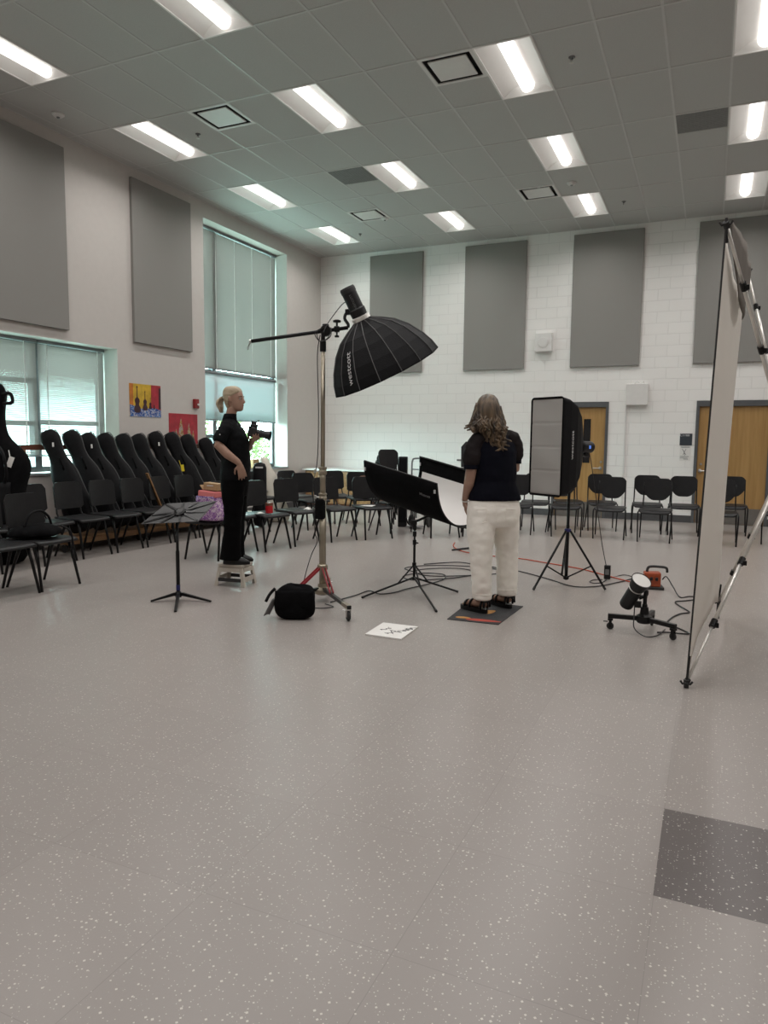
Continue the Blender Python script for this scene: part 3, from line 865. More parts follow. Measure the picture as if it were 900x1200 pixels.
# ------------------------------------------------------------------ chairs
def make_band_chair():
    """posture chair: flat seat, rectangular back with round top corners, four splayed legs; faces -y"""
    t = thing('band_chair', 'x', 'chair', world=False)
    ZS = 0.475
    def seat(u, v):
        x = (u-0.5)*0.455; y = -0.225+0.45*v
        k = 2*abs(u-0.5)
        return (x, y, ZS + 0.006*k*k - 0.022*max(0, (0.16-v)/0.16)**2 + 0.012*max(0, v-0.85)/0.15)
    b = B(); add_grid(b, seat, 14, 14, 0.022); o = obj('seat', b, 'chair', t, smooth=True)
    def back(u, v):
        x = (u-0.5)*0.43; z = v*0.345
        y = 0.03*(1-(2*(u-0.5))**2)
        return x, y, z
    b = B()
    ol = rounded(0.43, 0.345, 0.06, 5, rb=0.03)
    # curved plate: outline columns bent slightly backwards in the middle
    n = 12
    fr, bk = [], []
    for sgn, lst, dy in ((0, fr, 0.0), (1, bk, 0.018)):
        for i in range(n+1):
            x = -0.215+0.43*i/n
            e = max(0, abs(x)-0.155)
            drop = 0.06-math.sqrt(max(0, 0.06**2-e**2))
            dropb = (0.03-math.sqrt(max(0, 0.03**2-max(0, abs(x)-0.185)**2)))
            yb = 0.03*(1-(x/0.215)**2)
            z0, z1 = 0.575+dropb, 0.905-drop
            lst.append([b.verts.new((x, 0.20+yb+dy+0.11*(z-0.5), z)) for z in [z0+(z1-z0)*q/4 for q in range(5)]])
    for lst, fl in ((fr, 1), (bk, 0)):
        for i in range(n):
            for q in range(4):
                f = (lst[i][q], lst[i+1][q], lst[i+1][q+1], lst[i][q+1])
                b.faces.new(f if fl else f[::-1])
    loop = lambda l: [l[i][0] for i in range(n+1)] + [l[n][q] for q in range(1, 5)] + [l[i][4] for i in range(n-1, -1, -1)] + [l[0][q] for q in range(3, 0, -1)]
    A, C2 = loop(fr), loop(bk)
    for k in range(len(A)):
        j = (k+1) % len(A); b.faces.new((A[k], C2[k], C2[j], A[j]))
    obj('backrest', b, 'chair', t, smooth=False)
    for s in (-1, 1):
        b = B(); add_tube(b, [(s*0.185, 0.10, ZS-0.03), (s*0.19, 0.19, ZS-0.02), (s*0.185, 0.232, 0.53), (s*0.17, 0.262, 0.70)], 0.011, 8); obj('back_post', b, 'chairleg', t, smooth=True)
        b = B(); add_tube(b, [(s*0.19, -0.13, ZS-0.018), (s*0.205, -0.17, 0.30), (s*0.225, -0.235, 0.0)], [0.018, 0.015, 0.013], 8); obj('leg', b, 'chairleg', t, smooth=True)
        b = B(); add_tube(b, [(s*0.185, 0.06, ZS-0.018), (s*0.20, 0.14, 0.28), (s*0.215, 0.255, 0.0)], [0.018, 0.015, 0.013], 8); obj('leg', b, 'chairleg', t, smooth=True)
    b = B()
    for s in (-1, 1): add_box(b, (s*0.188, -0.02, ZS-0.024), (0.03, 0.34, 0.02))
    for y in (-0.12, 0.06): add_box(b, (0, y, ZS-0.028), (0.36, 0.03, 0.016))
    obj('seat_frame', b, 'chairleg', t)
    return t

def make_stack_chair():
    """plastic shell chair on bent tube frame with a shield-shaped back; faces -y"""
    t = thing('stacking_chair', 'x', 'chair', world=False)
    def seat(u, v):
        x0 = (u-0.5)*2; y = -0.23+0.45*v
        wd = 0.232-0.03*max(0, v-0.6)/0.4 - 0.05*max(0, (0.12-v)/0.12)**2
        x = x0*wd
        return (x, y, 0.478 - 0.016*(1-x0*x0)*math.sin(math.pi*min(1, v+0.1)) - 0.05*max(0, (0.2-v)/0.2)**2)
    b = B(); add_grid(b, seat, 14, 14, 0.014); obj('seat', b, 'chair', t, smooth=True)
    b = B(); n = 14; fr, bk = [], []
    for lst, dy in ((fr, 0.0), (bk, 0.014)):
        for i in range(n+1):
            s = -1+2*i/n; x = 0.205*s
            top = 0.925 - 0.055*max(0, (abs(s)-0.62)/0.38)**2.2
            bot = 0.590 + 0.135*max(0, (abs(s)-0.25)/0.75)**2.0
            yb = 0.028*(1-s*s)
            lst.append([b.verts.new((x, 0.205+yb+dy+0.13*(z-0.5), z)) for z in [bot+(top-bot)*q/5 for q in range(6)]])
    for lst, fl in ((fr, 1), (bk, 0)):
        for i in range(n):
            for q in range(5):
                f = (lst[i][q], lst[i+1][q], lst[i+1][q+1], lst[i][q+1]); b.faces.new(f if fl else f[::-1])
    loop = lambda l: [l[i][0] for i in range(n+1)] + [l[n][q] for q in range(1, 6)] + [l[i][5] for i in range(n-1, -1, -1)] + [l[0][q] for q in range(4, 0, -1)]
    A, C2 = loop(fr), loop(bk)
    for k in range(len(A)):
        j = (k+1) % len(A); b.faces.new((A[k], C2[k], C2[j], A[j]))
    obj('backrest', b, 'chair', t)
    for s in (-1, 1):
        b = B(); add_tube(b, spline([(s*0.222, -0.255, 0.0), (s*0.235, -0.235, 0.38), (s*0.228, -0.20, 0.452), (s*0.215, -0.12, 0.462), (s*0.208, 0.12, 0.456), (s*0.204, 0.19, 0.475), (s*0.200, 0.225, 0.55), (s*0.196, 0.262, 0.86)], 4), 0.0105, 8)
        obj('side_frame', b, 'chairleg', t, smooth=True)
        b = B(); add_tube(b, [(s*0.212, 0.07, 0.455), (s*0.220, 0.16, 0.26), (s*0.235, 0.27, 0.0)], 0.0105, 8); obj('leg', b, 'chairleg', t, smooth=True)
    b = B()
    for y in (-0.12, 0.09): add_tube(b, [(-0.212, y, 0.452), (0.212, y, 0.452)], 0.009, 6)
    obj('seat_frame', b, 'chairleg', t)
    return t

used = set()
def place(proto, x, y, deg, label, group, z=0.0):
    if proto.name not in used:
        used.add(proto.name); o = proto
        o.location = (x, y, z); o.rotation_euler = (0, 0, R(deg)); o['label'] = label; o['group'] = group
        return o
    return dup(proto, (x, y, z), R(deg), label, group)

bc = make_band_chair()
GL = 'band chairs in a row by the cello cases'
for k, (y, lb) in enumerate(((5.42, 'black band chair behind the tall black gig bag at the left edge'),
                             (5.96, 'black band chair half hidden behind the chair with the black bag'),
                             (6.51, 'first black band chair with a full view of its seat, below the first cello case'),
                             (7.06, 'black band chair next along the cello row, below the second and third cases'),
                             (7.60, 'black band chair in the cello row beside the leaning wooden board'),
                             (8.14, 'black band chair below the yellow luggage tag'),
                             (8.68, 'black band chair at the far end of the cello row, behind the gift bag'))):
    place(bc, -7.03, y, 90, lb, GL)
GN = 'band chairs near the music stand'
place(bc, -5.92, 4.50, 90, 'black band chair nearest the camera at the left edge', GN)
place(bc, -5.93, 4.985, 90, 'black band chair holding a soft black bag', GN)
place(bc, -5.55, 7.12, 8, 'black band chair holding the purple flowered gift bag behind the music stand', GN)
GC = 'band chairs in the middle arc'
place(bc, -5.62, 7.65, 72, 'black band chair with small white packets, right behind the person on the stool', GC)
place(bc, -5.352, 8.03, 76, 'black band chair with the red jar on its seat', GC)
place(bc, -5.24, 8.63, 71, 'black band chair left of the tall steel stand pole', GC)
place(bc, -4.96, 9.24, 63.5, 'black band chair directly behind the steel stand pole', GC)
place(bc, -4.58, 9.70, 53, 'black band chair with a white paper on its seat, left of the curved reflector', GC)
place(bc, -3.72, 10.38, 36, 'black band chair mostly hidden behind the curved reflector', GC)
place(bc, -3.28, 10.78, 22, 'black band chair between the curved reflector and the standing woman', GC)
GR = 'band chairs of the rear arc'
place(bc, -6.95, 10.25, 80, 'black rear row band chair right behind the photographer', GR)
place(bc, -6.60, 10.85, 75, 'black rear row band chair against the white topped cabinet', GR)
place(bc, -5.95, 10.25, 65, 'black rear row band chair seen between two front chairs left of the pole', GR)
place(bc, -5.95, 11.25, 58, 'black rear row band chair just right of the steel pole', GR)
place(bc, -5.40, 11.08, 48, 'black rear row band chair holding the tan handbag', GR)
place(bc, -6.55, 9.35, 78, 'black rear row band chair between the gift bag and the photographer', GR)

sc_ = make_stack_chair()
GF, GB = 'stacking chairs of the front row by the wall', 'stacking chairs of the rear row by the wall'
place(sc_, -2.76, 11.37, 8, 'black stacking chair partly hidden by the standing woman', GF)
place(sc_, -2.06, 11.48, 20, 'black front row stacking chair under the grey strip softbox', GF)
place(sc_, -1.355, 11.50, 3, 'black front row stacking chair in front of the wooden door frame edge', GF)
place(sc_, -0.695, 11.46, 0, 'black front row stacking chair below the small white equipment box', GF)
place(sc_, 0.185, 11.56, 0, 'black front row stacking chair half behind the white backdrop', GF)
place(sc_, -2.62, 11.98, 10, 'black rear row stacking chair between the woman and the strip softbox', GB)
place(sc_, -2.17, 12.38, 20, 'black rear row stacking chair showing right of the strip softbox', GB)
place(sc_, -1.625, 12.48, 14, 'black rear row stacking chair overlapped by the chair at the door frame', GB)
place(sc_, -0.90, 12.50, 6, 'black rear row stacking chair left behind, below the equipment box', GB)
place(sc_, -0.345, 12.52, 4, 'black rear row stacking chair just left of the white backdrop', GB)
place(sc_, 0.36, 12.95, 0, 'black rear row stacking chair in front of the right door, beyond the backdrop', GB)
place(sc_, 1.05, 11.95, -20, 'black stacking chair cut by the right edge of the picture', GB)
GS = 'stacking chairs piled behind the curved reflector'
nm = ['lowest', 'second', 'third', 'fourth', 'fifth', 'topmost']
for k in range(6):
    place(sc_, -4.64+0.034*k, 10.53-0.016*k, 65, 'black chair, %s in the pile behind the curved reflector' % nm[k], GS, z=0.078*k)

# ------------------------------------------------------------------ instrument rack, cases, gig bag
t = thing('instrument_rack', 'low wooden rack on casters with a red brown rail holding the cello cases', 'rack', (-7.66, 8.5, 0))
b = B(); span(b, (-7.94, 6.55, 0.10), (-7.31, 10.75, 0.17)); obj('base_shelf', b, 'wood', t)
b = B(); span(b, (-8.06, 6.45, 1.29), (-8.0, 10.65, 1.36)); obj('top_rail', b, 'woodred', t)
for y in (6.47, 8.55, 10.63):
    b = B(); add_box(b, (-7.99, y, 0.72), (0.06, 0.045, 1.14)); obj('upright', b, 'wood', t)
for y in (6.55, 7.85, 9.2, 10.5):
    for x in (-7.86, -7.40):
        b = B(); add_lathe(b, [(0.045, -0.014), (0.05, -0.008), (0.05, 0.008), (0.045, 0.014)], (x, y, 0.05), (0, 1, 0), 14); add_box(b, (x, y, 0.085), (0.03, 0.04, 0.03)); obj('caster', b, 'rubber', t)

def make_case():
    """black soft cello case standing upright, front towards -y"""
    t = thing('cello_case', 'x', 'instrument case', world=False)
    P = [(0.00, 0.155, 0.10), (0.03, 0.185, 0.115), (0.16, 0.205, 0.125), (0.32, 0.200, 0.125), (0.46, 0.182, 0.122), (0.56, 0.176, 0.12), (0.66, 0.172, 0.115),
         (0.76, 0.168, 0.11), (0.85, 0.152, 0.10), (0.93, 0.128, 0.092), (1.00, 0.106, 0.085), (1.10, 0.098, 0.082), (1.20, 0.110, 0.084), (1.29, 0.118, 0.084), (1.36, 0.104, 0.075), (1.395, 0.070, 0.055), (1.41, 0.02, 0.02)]
    b = B(); n = 24; rings = []
    for z, rx, ry in P:
        rg = []
        for k in range(n):
            a = 2*math.pi*k/n; c, s = math.cos(a), math.sin(a)
            e = 0.62
            rg.append(b.verts.new((rx*math.copysign(abs(c)**e, c), ry*math.copysign(abs(s)**e, s), z)))
        rings.append(rg)
    skin(b, rings)
    o = obj('shell', b, 'blackcl2', t, smooth=True); bake(o, ('SUBSURF', dict(levels=1, render_levels=1)))
    # zip piping round the edge
    b = B(); pts = [(rx*1.0+0.002, 0, z) for z, rx, ry in P[1:-1]]; pts = pts + [(-x, y, z) for x, y, z in pts[::-1]]
    add_tube(b, spline(pts, 3), 0.006, 6); obj('zip_piping', b, 'trim', t, smooth=True)
    b = B(); add_tube(b, spline([(0.03, -0.085, 1.0), (0.035, -0.13, 0.97), (0.035, -0.13, 0.87), (0.03, -0.10, 0.84)], 4), 0.011, 6); obj('handle', b, 'blackcl', t, smooth=True)
    b = B(); add_grid(b, lambda u, v: (-0.11+0.22*u, -0.128-0.014*math.sin(math.pi*u)*math.sin(math.pi*v), 0.10+0.27*v), 6, 6, 0.01); obj('pocket', b, 'blackcl', t, smooth=True)
    return t
cc = make_case()
ORD = ['first', 'second', 'third', 'fourth', 'fifth', 'sixth', 'seventh', 'eighth', 'ninth', 'tenth', 'eleventh']
ys = [6.80, 7.20, 7.51, 7.80, 8.10, 8.47, 8.82, 9.24, 9.56, 9.96, 10.32]
CASES = []
for k, y in enumerate(ys):
    h = [1.0, 1.01, 0.995, 0.985, 0.98, 0.99, 1.01, 1.015, 0.99, 0.94, 0.90][k]
    tilt = R(-20.0 - (k % 3)*1.1)
    rot = (Matrix.Rotation(R(7+(k*5 % 4)), 3, 'X') @ Matrix.Rotation(tilt, 3, 'Y') @ Matrix.Rotation(R(38 + (k*7 % 5)), 3, 'Z')).to_euler()
    lb = 'black cello case leaning by the wall, %s from the left window side' % ORD[k]
    if k == 0: lb = 'black cello case leaning in front of the left window, beside the tall gig bag'
    if k == 2: lb = 'black cello case, third from the gig bag, with a small white tag on its head'
    if k == 6: lb = 'black cello case with a white ring on its head, under the yellow poster'
    if k == 7: lb = 'black cello case with a yellow luggage tag, below the red poster'
    if k == 10: lb = 'shortest black cello case at the far end, behind the photographer'
    p = (-7.45, y+0.16, 0.235)
    if k == 0:
        cc.location = p; cc.rotation_euler = rot; cc['label'] = lb; cc['group'] = 'cello cases along the rack'; cc.scale = (1, 0.88, h)
        o = cc
    else:
        o = dup(cc, p, label=lb, group='cello cases along the rack', rot=rot); o.scale = (1, 0.88, h)
    CASES.append(o)
for k, o in enumerate(CASES):
    if k in (0, 2, 6):
        bb = B(); add_box(bb, (0.02, -0.10, 1.19), (0.022, 0.006, 0.055), rot=Matrix.Rotation(0.3, 3, 'Y')); obj('white_tag', bb, 'paper', o)
    if k == 7:
        bb = B(); add_box(bb, (-0.03, -0.165, 0.80), (0.05, 0.008, 0.105), bev=0.003, rot=Matrix.Rotation(0.25, 3, 'Y')); add_tube(bb, [(-0.04, -0.163, 0.85), (-0.03, -0.13, 0.93)], 0.004, 5)
        q = obj('luggage_tag', bb, 'yellow', o); q['label'] = 'yellow luggage tag'

# tall soft bass bag at the left edge
o0 = V((-7.42, 5.60, 0))
t = thing('bass_gig_bag', 'very tall black double bass gig bag standing at the left edge by the window', 'instrument bag', o0)
P = [(0.0, 0.26, 0.17), (0.05, 0.33, 0.20), (0.30, 0.38, 0.22), (0.60, 0.35, 0.22), (0.85, 0.33, 0.21), (1.05, 0.42, 0.21), (1.20, 0.43, 0.20), (1.32, 0.36, 0.19), (1.42, 0.23, 0.17), (1.52, 0.18, 0.16), (1.75, 0.17, 0.15), (1.88, 0.21, 0.16), (1.98, 0.215, 0.15), (2.07, 0.17, 0.13), (2.11, 0.08, 0.07)]
b = B(); n = 28; rings = []
rd = V((0.72, 0.69, 0)); rn = V((0.69, -0.72, 0)); rnd = random.Random(3)
for z, rx, ry in P:
    rg = []
    for k in range(n):
        a = 2*math.pi*k/n; c, s = math.cos(a), math.sin(a); e = 0.7
        w_ = 1 + 0.035*math.sin(5*a+z*9)
        rg.append(b.verts.new(o0 + V((-0.10*z/2, 0.02*z, z)) + rd*(rx*w_*math.copysign(abs(c)**e, c)) + rn*(ry*w_*math.copysign(abs(s)**e, s))))
    rings.append(rg)
skin(b, rings); o = obj('bag_body', b, 'blackcl', t, smooth=True); bake(o, ('SUBSURF', dict(levels=1, render_levels=1)))
b = B(); add_grid(b, lambda u, v: o0 + rd*(-0.20+0.42*u) + rn*(0.225+0.05*math.sin(math.pi*u)*math.sin(math.pi*v)) + V((-0.03, 0.01, 0.45+0.50*v)), 8, 8, 0.02); obj('pocket', b, 'blackcl2', t, smooth=True)
b = B(); add_tube(b, spline([o0+rd*0.1+rn*0.18+V((0, 0, 1.35)), o0+rd*0.16+rn*0.27+V((0, 0, 1.25)), o0+rd*0.18+rn*0.27+V((0, 0, 1.05)), o0+rd*0.15+rn*0.22+V((0, 0, 0.95))], 4), 0.018, 8); obj('handle', b, 'blackcl2', t, smooth=True)
b = B(); q = o0+rd*0.17+rn*0.10+V((-0.09, 0.04, 1.93)); add_tube(b, spline([q, q+rd*0.08+V((0, 0, 0.02)), q+rd*0.10-V((0, 0, 0.08)), q-V((0, 0, 0.1))], 4), 0.02, 8); obj('head_strap', b, 'blackcl2', t, smooth=True)
b = B(); q = o0+rd*0.25+rn*0.235+V((-0.05, 0, 1.18)); add_box(b, q, (0.055, 0.008, 0.12), rot=Matrix.Rotation(R(43), 3, 'Z') @ Matrix.Rotation(0.35, 3, 'Y')); add_tube(b, [q+V((0, 0, 0.05)), q+V((-0.03, 0.01, 0.13))], 0.005, 5)
q = obj('name_tag', b, 'paper', t); q['label'] = 'white name tag'
b = B(); add_box(b, o0+rd*0.03+rn*0.283+V((-0.05, 0.01, 0.90)), (0.09, 0.004, 0.014), rz=R(43)); obj('badge', b, 'letter', t)

# leaning wooden board beside the third chair of the row
WB0, WB1 = V((-7.30, 7.93, 0.96)), V((-7.22, 8.30, 0.12)); b = B(); d_ = (WB1-WB0); add_box(b, (WB0+WB1)/2, (0.02, 0.055, d_.length), rot=d_.to_track_quat('Z', 'X').to_matrix(), bev=0.004)
tag(obj('wooden_board', b, 'wood', loc=WB1), 'narrow tan wooden board leaning between two chairs of the cello row', 'board')

# ------------------------------------------------------------------ music stands
t = thing('music_stand', 'black music stand with ribbed desk standing alone left of the photographer', 'music stand', (-4.33, 5.07, 0), group='black music stands')
for tip in ((-4.50, 4.90), (-4.02, 5.14), (-4.05, 4.70)):
    b = B(); p = V((-4.33, 5.07, 0.055)); q = V((tip[0], tip[1], 0.010)); d = (q-p).normalized(); s_ = V((-d.y, d.x, 0)).normalized()
    pts = [(p, 0.020, 0.03), (p.lerp(q, 0.15)+V((0, 0, 0.012)), 0.018, 0.022), (q, 0.013, 0.010)]
    rings = [[b.verts.new(c+s_*w_*i+V((0, 0, h_*j))) for i, j in ((-1, -0.6), (1, -0.6), (0.7, 0.6), (-0.7, 0.6))] for c, w_, h_ in pts]
    skin(b, rings); obj('leg', b, 'metalblk', t)
b = B(); add_lathe(b, [(0.028, 0.03), (0.028, 0.075), (0.018, 0.085)], (-4.33, 5.07, 0), n=14); obj('hub', b, 'metalblk', t, smooth=True)
b = B(); add_lathe(b, [(0.017, 0.05), (0.017, 0.45), (0.013, 0.46), (0.013, 0.755)], (-4.33, 5.07, 0), n=14); obj('pole', b, 'metalblk', t, smooth=True)
b = B(); add_lathe(b, [(0.0185, 0.095), (0.0185, 0.145)], (-4.33, 5.07, 0), n=14); obj('tape_ring', b, 'blue', t)
BL, BR, TL, TR = [V(p) for p in ((-4.606, 4.914, 0.699), (-4.077, 5.048, 0.739), (-4.530, 5.165, 0.867), (-4.047, 5.277, 0.905))]
nrm = (BR-BL).cross(TL-BL).normalized()
if nrm.z < 0: nrm = -nrm
b = B(); add_grid(b, lambda u, v: (BL*(1-u)+BR*u)*(1-v)+(TL*(1-u)+TR*u)*v, 4, 4, 0.004); o = obj('desk', b, 'deskplate', t)
cen = (BL+BR+TL+TR)/4
b = B()
for u, v in ((0.02, 0.95), (0.35, 1.0), (0.65, 1.0), (0.98, 0.95), (1.0, 0.45), (0.02, 0.4), (0.03, 0.05), (0.35, 0.0), (0.68, 0.0), (0.97, 0.05)):
    p = (BL*(1-u)+BR*u)*(1-v)+(TL*(1-u)+TR*u)*v
    d = (p-cen); s_ = nrm.cross(d).normalized()*0.012
    h_ = nrm*0.012
    vs = [b.verts.new(cen+s_+h_), b.verts.new(cen-s_+h_), b.verts.new(p-s_*0.8+h_*0.3), b.verts.new(p+s_*0.8+h_*0.3)]
    ws = [b.verts.new(x.co-h_*0.3) for x in vs]
    b.faces.new(vs); b.faces.new(ws[::-1])
    for k in range(4): b.faces.new((vs[k], ws[k], ws[(k+1) % 4], vs[(k+1) % 4]))
obj('desk_ribs', b, 'metalblk', t)
b = B(); add_lathe(b, [(0.055, 0.006), (0.055, 0.016), (0.03, 0.022)], cen, nrm, 14); add_tube(b, [cen+nrm*0.01, (-4.33, 5.07, 0.75)], 0.016, 8); obj('tilt_joint', b, 'metalblk', t)
DX, DY = -2.80, 9.14
t = thing('music_stand', 'black music stand raised high, half hidden left of the standing woman', 'music stand', (DX, DY, 0), group='black music stands')
for a in (200, 320, 80):
    b = B(); add_tube(b, [(DX, DY, 0.05), (DX+0.3*math.cos(R(a)), DY+0.3*math.sin(R(a)), 0.012)], [0.018, 0.012], 6); obj('leg', b, 'metalblk', t)
b = B(); add_lathe(b, [(0.017, 0.04), (0.017, 0.6), (0.013, 0.61), (0.013, 1.16)], (DX, DY, 0), n=12); obj('pole', b, 'metalblk', t, smooth=True)
b = B(); add_plate(b, [(-0.25, -0.17), (0.25, -0.17), (0.25, 0.10), (0.19, 0.17), (-0.19, 0.17), (-0.25, 0.10)], 0.006, basis((0.93, 0.36, 0), (-0.07, 0.18, 0.98), (0.35, -0.91, 0.20), (DX+0.06, DY-0.03, 1.29))); obj('desk', b, 'blackpl', t)
b = B(); add_box(b, (DX+0.05, DY-0.08, 1.115), (0.52, 0.05, 0.008), rz=R(21)); obj('desk_lip', b, 'metalblk', t)
b = B(); add_tube(b, [(DX-0.23, DY-0.12, 1.215), (DX+0.05, DY-0.02, 1.205)], 0.012, 8); obj('side_arm', b, 'greyrub', t)
b = B(); add_lathe(b, [(0.03, 0), (0.03, 0.04)], (DX, DY, 1.14), n=12); obj('tilt_joint', b, 'metalblk', t)

# ------------------------------------------------------------------ things on and behind the chairs
t = thing('shoulder_bag', 'soft black bag with straps lying on the chair near the left edge', 'bag', (-5.98, 4.96, 0.485))
b = B()
def bag(u, v):
    a = 2*math.pi*u; ph = math.pi*(v-0.5)
    r_ = 1+0.10*math.sin(3*a+1)*math.cos(ph)+0.06*math.sin(7*a+4*v)
    x, y, z = 0.20*math.cos(a)*math.cos(ph)**0.7*r_ if math.cos(ph) > 0 else 0, 0.25*math.sin(a)*(max(0, math.cos(ph))**0.7)*r_, math.sin(ph)
    z = 0.035+0.095*z if z > 0 else 0.035+0.035*z
    return (-5.98+x, 4.96+y, 0.488+z)
add_grid(b, bag, 32, 14); bmesh.ops.remove_doubles(b, verts=b.verts, dist=0.0015); obj('bag_body', b, 'blackcl', t, smooth=True)
b = B(); add_tube(b, spline([(-5.95, 4.80, 0.60), (-5.94, 4.86, 0.72), (-5.94, 4.98, 0.745), (-5.95, 5.08, 0.68), (-5.96, 5.12, 0.59)], 5), 0.012, 6); obj('strap', b, 'blackcl2', t, smooth=True)
b = B(); add_tube(b, spline([(-5.80, 5.08, 0.60), (-5.71, 5.12, 0.55), (-5.69, 5.13, 0.45), (-5.70, 5.125, 0.33), (-5.695, 5.13, 0.27)], 4), 0.008, 6); obj('strap', b, 'blackcl2', t, smooth=True)
gx, gy = -5.47, 7.0
t = thing('gift_bag', 'purple flowered fabric bag standing on a chair behind the music stand', 'bag', (gx, gy, 0.487))
b = B()
def gb(u, v):
    a = 2*math.pi*u; e = 0.55; c, s = math.cos(a), math.sin(a)
    wx = 0.20-0.055*v + 0.012*math.sin(3*a+6*v); wy = 0.13-0.03*v
    return (gx+wx*math.copysign(abs(c)**e, c), gy+wy*math.copysign(abs(s)**e, s), 0.488+0.27*v)
add_grid(b, gb, 32, 10); vs = [b.verts.new(gb(k/32, 0)) for k in range(32)]; b.faces.new(vs[::-1]); vs = [b.verts.new(gb(k/32, 0.95)) for k in range(32)]; b.faces.new(vs); bmesh.ops.remove_doubles(b, verts=b.verts, dist=0.001)
obj('bag_body', b, 'floral', t, smooth=True)
b = B(); add_box(b, (gx-0.01, gy, 0.725), (0.27, 0.17, 0.10), bev=0.008); obj('striped_wrap', b, 'stripe', t)
b = B(); add_box(b, (gx+0.01, gy, 0.80), (0.25, 0.16, 0.07), rot=Matrix.Rotation(R(4), 3, 'Y'), bev=0.01); obj('pink_tissue', b, 'pink', t)
t = thing('cardboard_box', 'open cardboard box sticking out of the purple flowered bag', 'box', (gx+0.03, gy+0.02, 0.84))
b = B(); add_box(b, (gx+0.03, gy+0.03, 0.888), (0.20, 0.12, 0.085), rot=Matrix.Rotation(R(4), 3, 'Y'), bev=0.003); obj('carton', b, 'card', t)
b = B(); add_box(b, (gx+0.03, gy-0.033, 0.90), (0.09, 0.003, 0.01)); obj('print', b, 'letter', t)
b = B(); add_box(b, (gx-0.105, gy+0.03, 0.875), (0.07, 0.11, 0.006), rot=Matrix.Rotation(R(50), 3, 'Y')); obj('flap', b, 'card', t)
cx, cy = -5.27, 7.98
t = thing('snack_jar', 'red plastic jar with a dark lid on a chair behind the photographer', 'jar', (cx, cy, 0.487))
b = B(); add_lathe(b, [(0.040, 0), (0.047, 0.006), (0.047, 0.095), (0.043, 0.105)], (cx, cy, 0.487), n=20); obj('jar_body', b, 'redcup', t, smooth=False)
b = B(); add_lathe(b, [(0.050, 0.104), (0.052, 0.108), (0.052, 0.135), (0.046, 0.142)], (cx, cy, 0.487), n=20); obj('lid', b, 'woodred', t)
b = B(); add_box(b, (-5.50, 7.47, 0.56), (0.06, 0.10, 0.15), rz=0.5, bev=0.01)
tag(obj('drink_can_pack', b, mat_pattern('grey_print', [(0.35, 0.34, 0.33), (0.05, 0.05, 0.06), (0.42, 0.41, 0.40)], 18), loc=(-5.50, 7.47, 0.487)), 'small grey patterned pouch on a chair right behind the photographer\'s legs', 'pouch')
for k, (x, y, rz_) in enumerate(((-5.47, 7.68, 0.3), (-5.36, 7.90, 1.1))):
    b = B(); add_grid(b, lambda u, v: (x+0.10*(u-0.5)*math.cos(rz_)-0.07*(v-0.5)*math.sin(rz_), y+0.10*(u-0.5)*math.sin(rz_)+0.07*(v-0.5)*math.cos(rz_), 0.490+0.018*math.sin(math.pi*u)*math.sin(math.pi*v)), 6, 6, 0.003)
    tag(obj('snack_packet', b, 'paper', loc=(x, y, 0.487), smooth=True), ('white crinkled packet lying near the grey pouch', 'white crinkled packet lying toward the red jar')[k], 'packet', 'white packets on the chair')
b = B(); add_grid(b, lambda u, v: (-4.62+0.20*(u-0.5), 9.64+0.14*(v-0.5), 0.484+0.01*u*v), 4, 4, 0.001)
tag(obj('paper_sheet', b, 'paper', loc=(-4.62, 9.64, 0.483)), 'white sheet of paper on the chair left of the curved reflector', 'paper')
b = B(); add_grid(b, lambda u, v: (-5.12+0.10*(u-0.5), 8.72+0.08*(v-0.5), 0.483+0.035*math.sin(math.pi*u)*math.sin(math.pi*v)), 6, 6, 0.002)
tag(obj('crumpled_tissue', b, 'paper', loc=(-5.12, 8.72, 0.483), smooth=True), 'white crumpled tissue on the chair left of the steel pole', 'tissue')
# white topped cabinet in the corner
t = thing('low_cabinet', 'low wooden cabinet with a white top along the back corner behind the chairs', 'cabinet', (-7.1, 13.75, 0))
b = B(); span(b, (-7.95, 13.45, 0.06), (-6.35, 14.30, 0.80)); obj('body', b, 'woodred', t)
b = B(); span(b, (-8.0, 13.40, 0.80), (-6.30, 14.32, 0.835)); obj('worktop', b, 'white', t)
for k in range(4):
    b = B(); span(b, (-7.93+0.395*k, 13.43, 0.10), (-7.56+0.395*k, 13.45, 0.78)); q = obj('cabinet_door', b, 'wood', t)
    b = B(); add_tube(b, [(-7.60+0.395*k, 13.425, 0.62), (-7.60+0.395*k, 13.405, 0.63), (-7.60+0.395*k, 13.405, 0.70), (-7.60+0.395*k, 13.425, 0.71)], 0.005, 6); obj('handle', b, 'steel', q)
b = B(); span(b, (-7.9, 13.5, 0.0), (-6.4, 14.3, 0.06)); obj('plinth', b, 'base', t)
# cream hard case
o0 = V((-6.95, 10.80, 0))
t = thing('hard_cello_case', 'cream hard shell cello case standing behind the photographer under the tall window', 'instrument case', o0)
b = B(); n = 24; rings = []
for z, rx, ry in [(0.0, 0.16, 0.11), (0.04, 0.21, 0.14), (0.25, 0.235, 0.16), (0.45, 0.21, 0.15), (0.62, 0.18, 0.14), (0.8, 0.185, 0.13), (0.93, 0.14, 0.115), (1.05, 0.10, 0.10), (1.18, 0.09, 0.09), (1.24, 0.05, 0.05)]:
    rings.append([b.verts.new(o0+V((-0.22*z, -0.03*z, z*0.92))+V((0.8, 0.6, 0))*rx*math.cos(2*math.pi*k/n)+V((0.6, -0.8, 0))*ry*math.sin(2*math.pi*k/n)) for k in range(n)])
skin(b, rings); obj('shell', b, 'cream', t, smooth=True)
for z in (0.3, 0.6, 0.9):
    b = B(); add_box(b, o0+V((-0.22*z+0.03, -0.03*z-0.18+0.02*z, z*0.92)), (0.03, 0.05, 0.03), rz=0.6); obj('latch', b, 'steel', t)
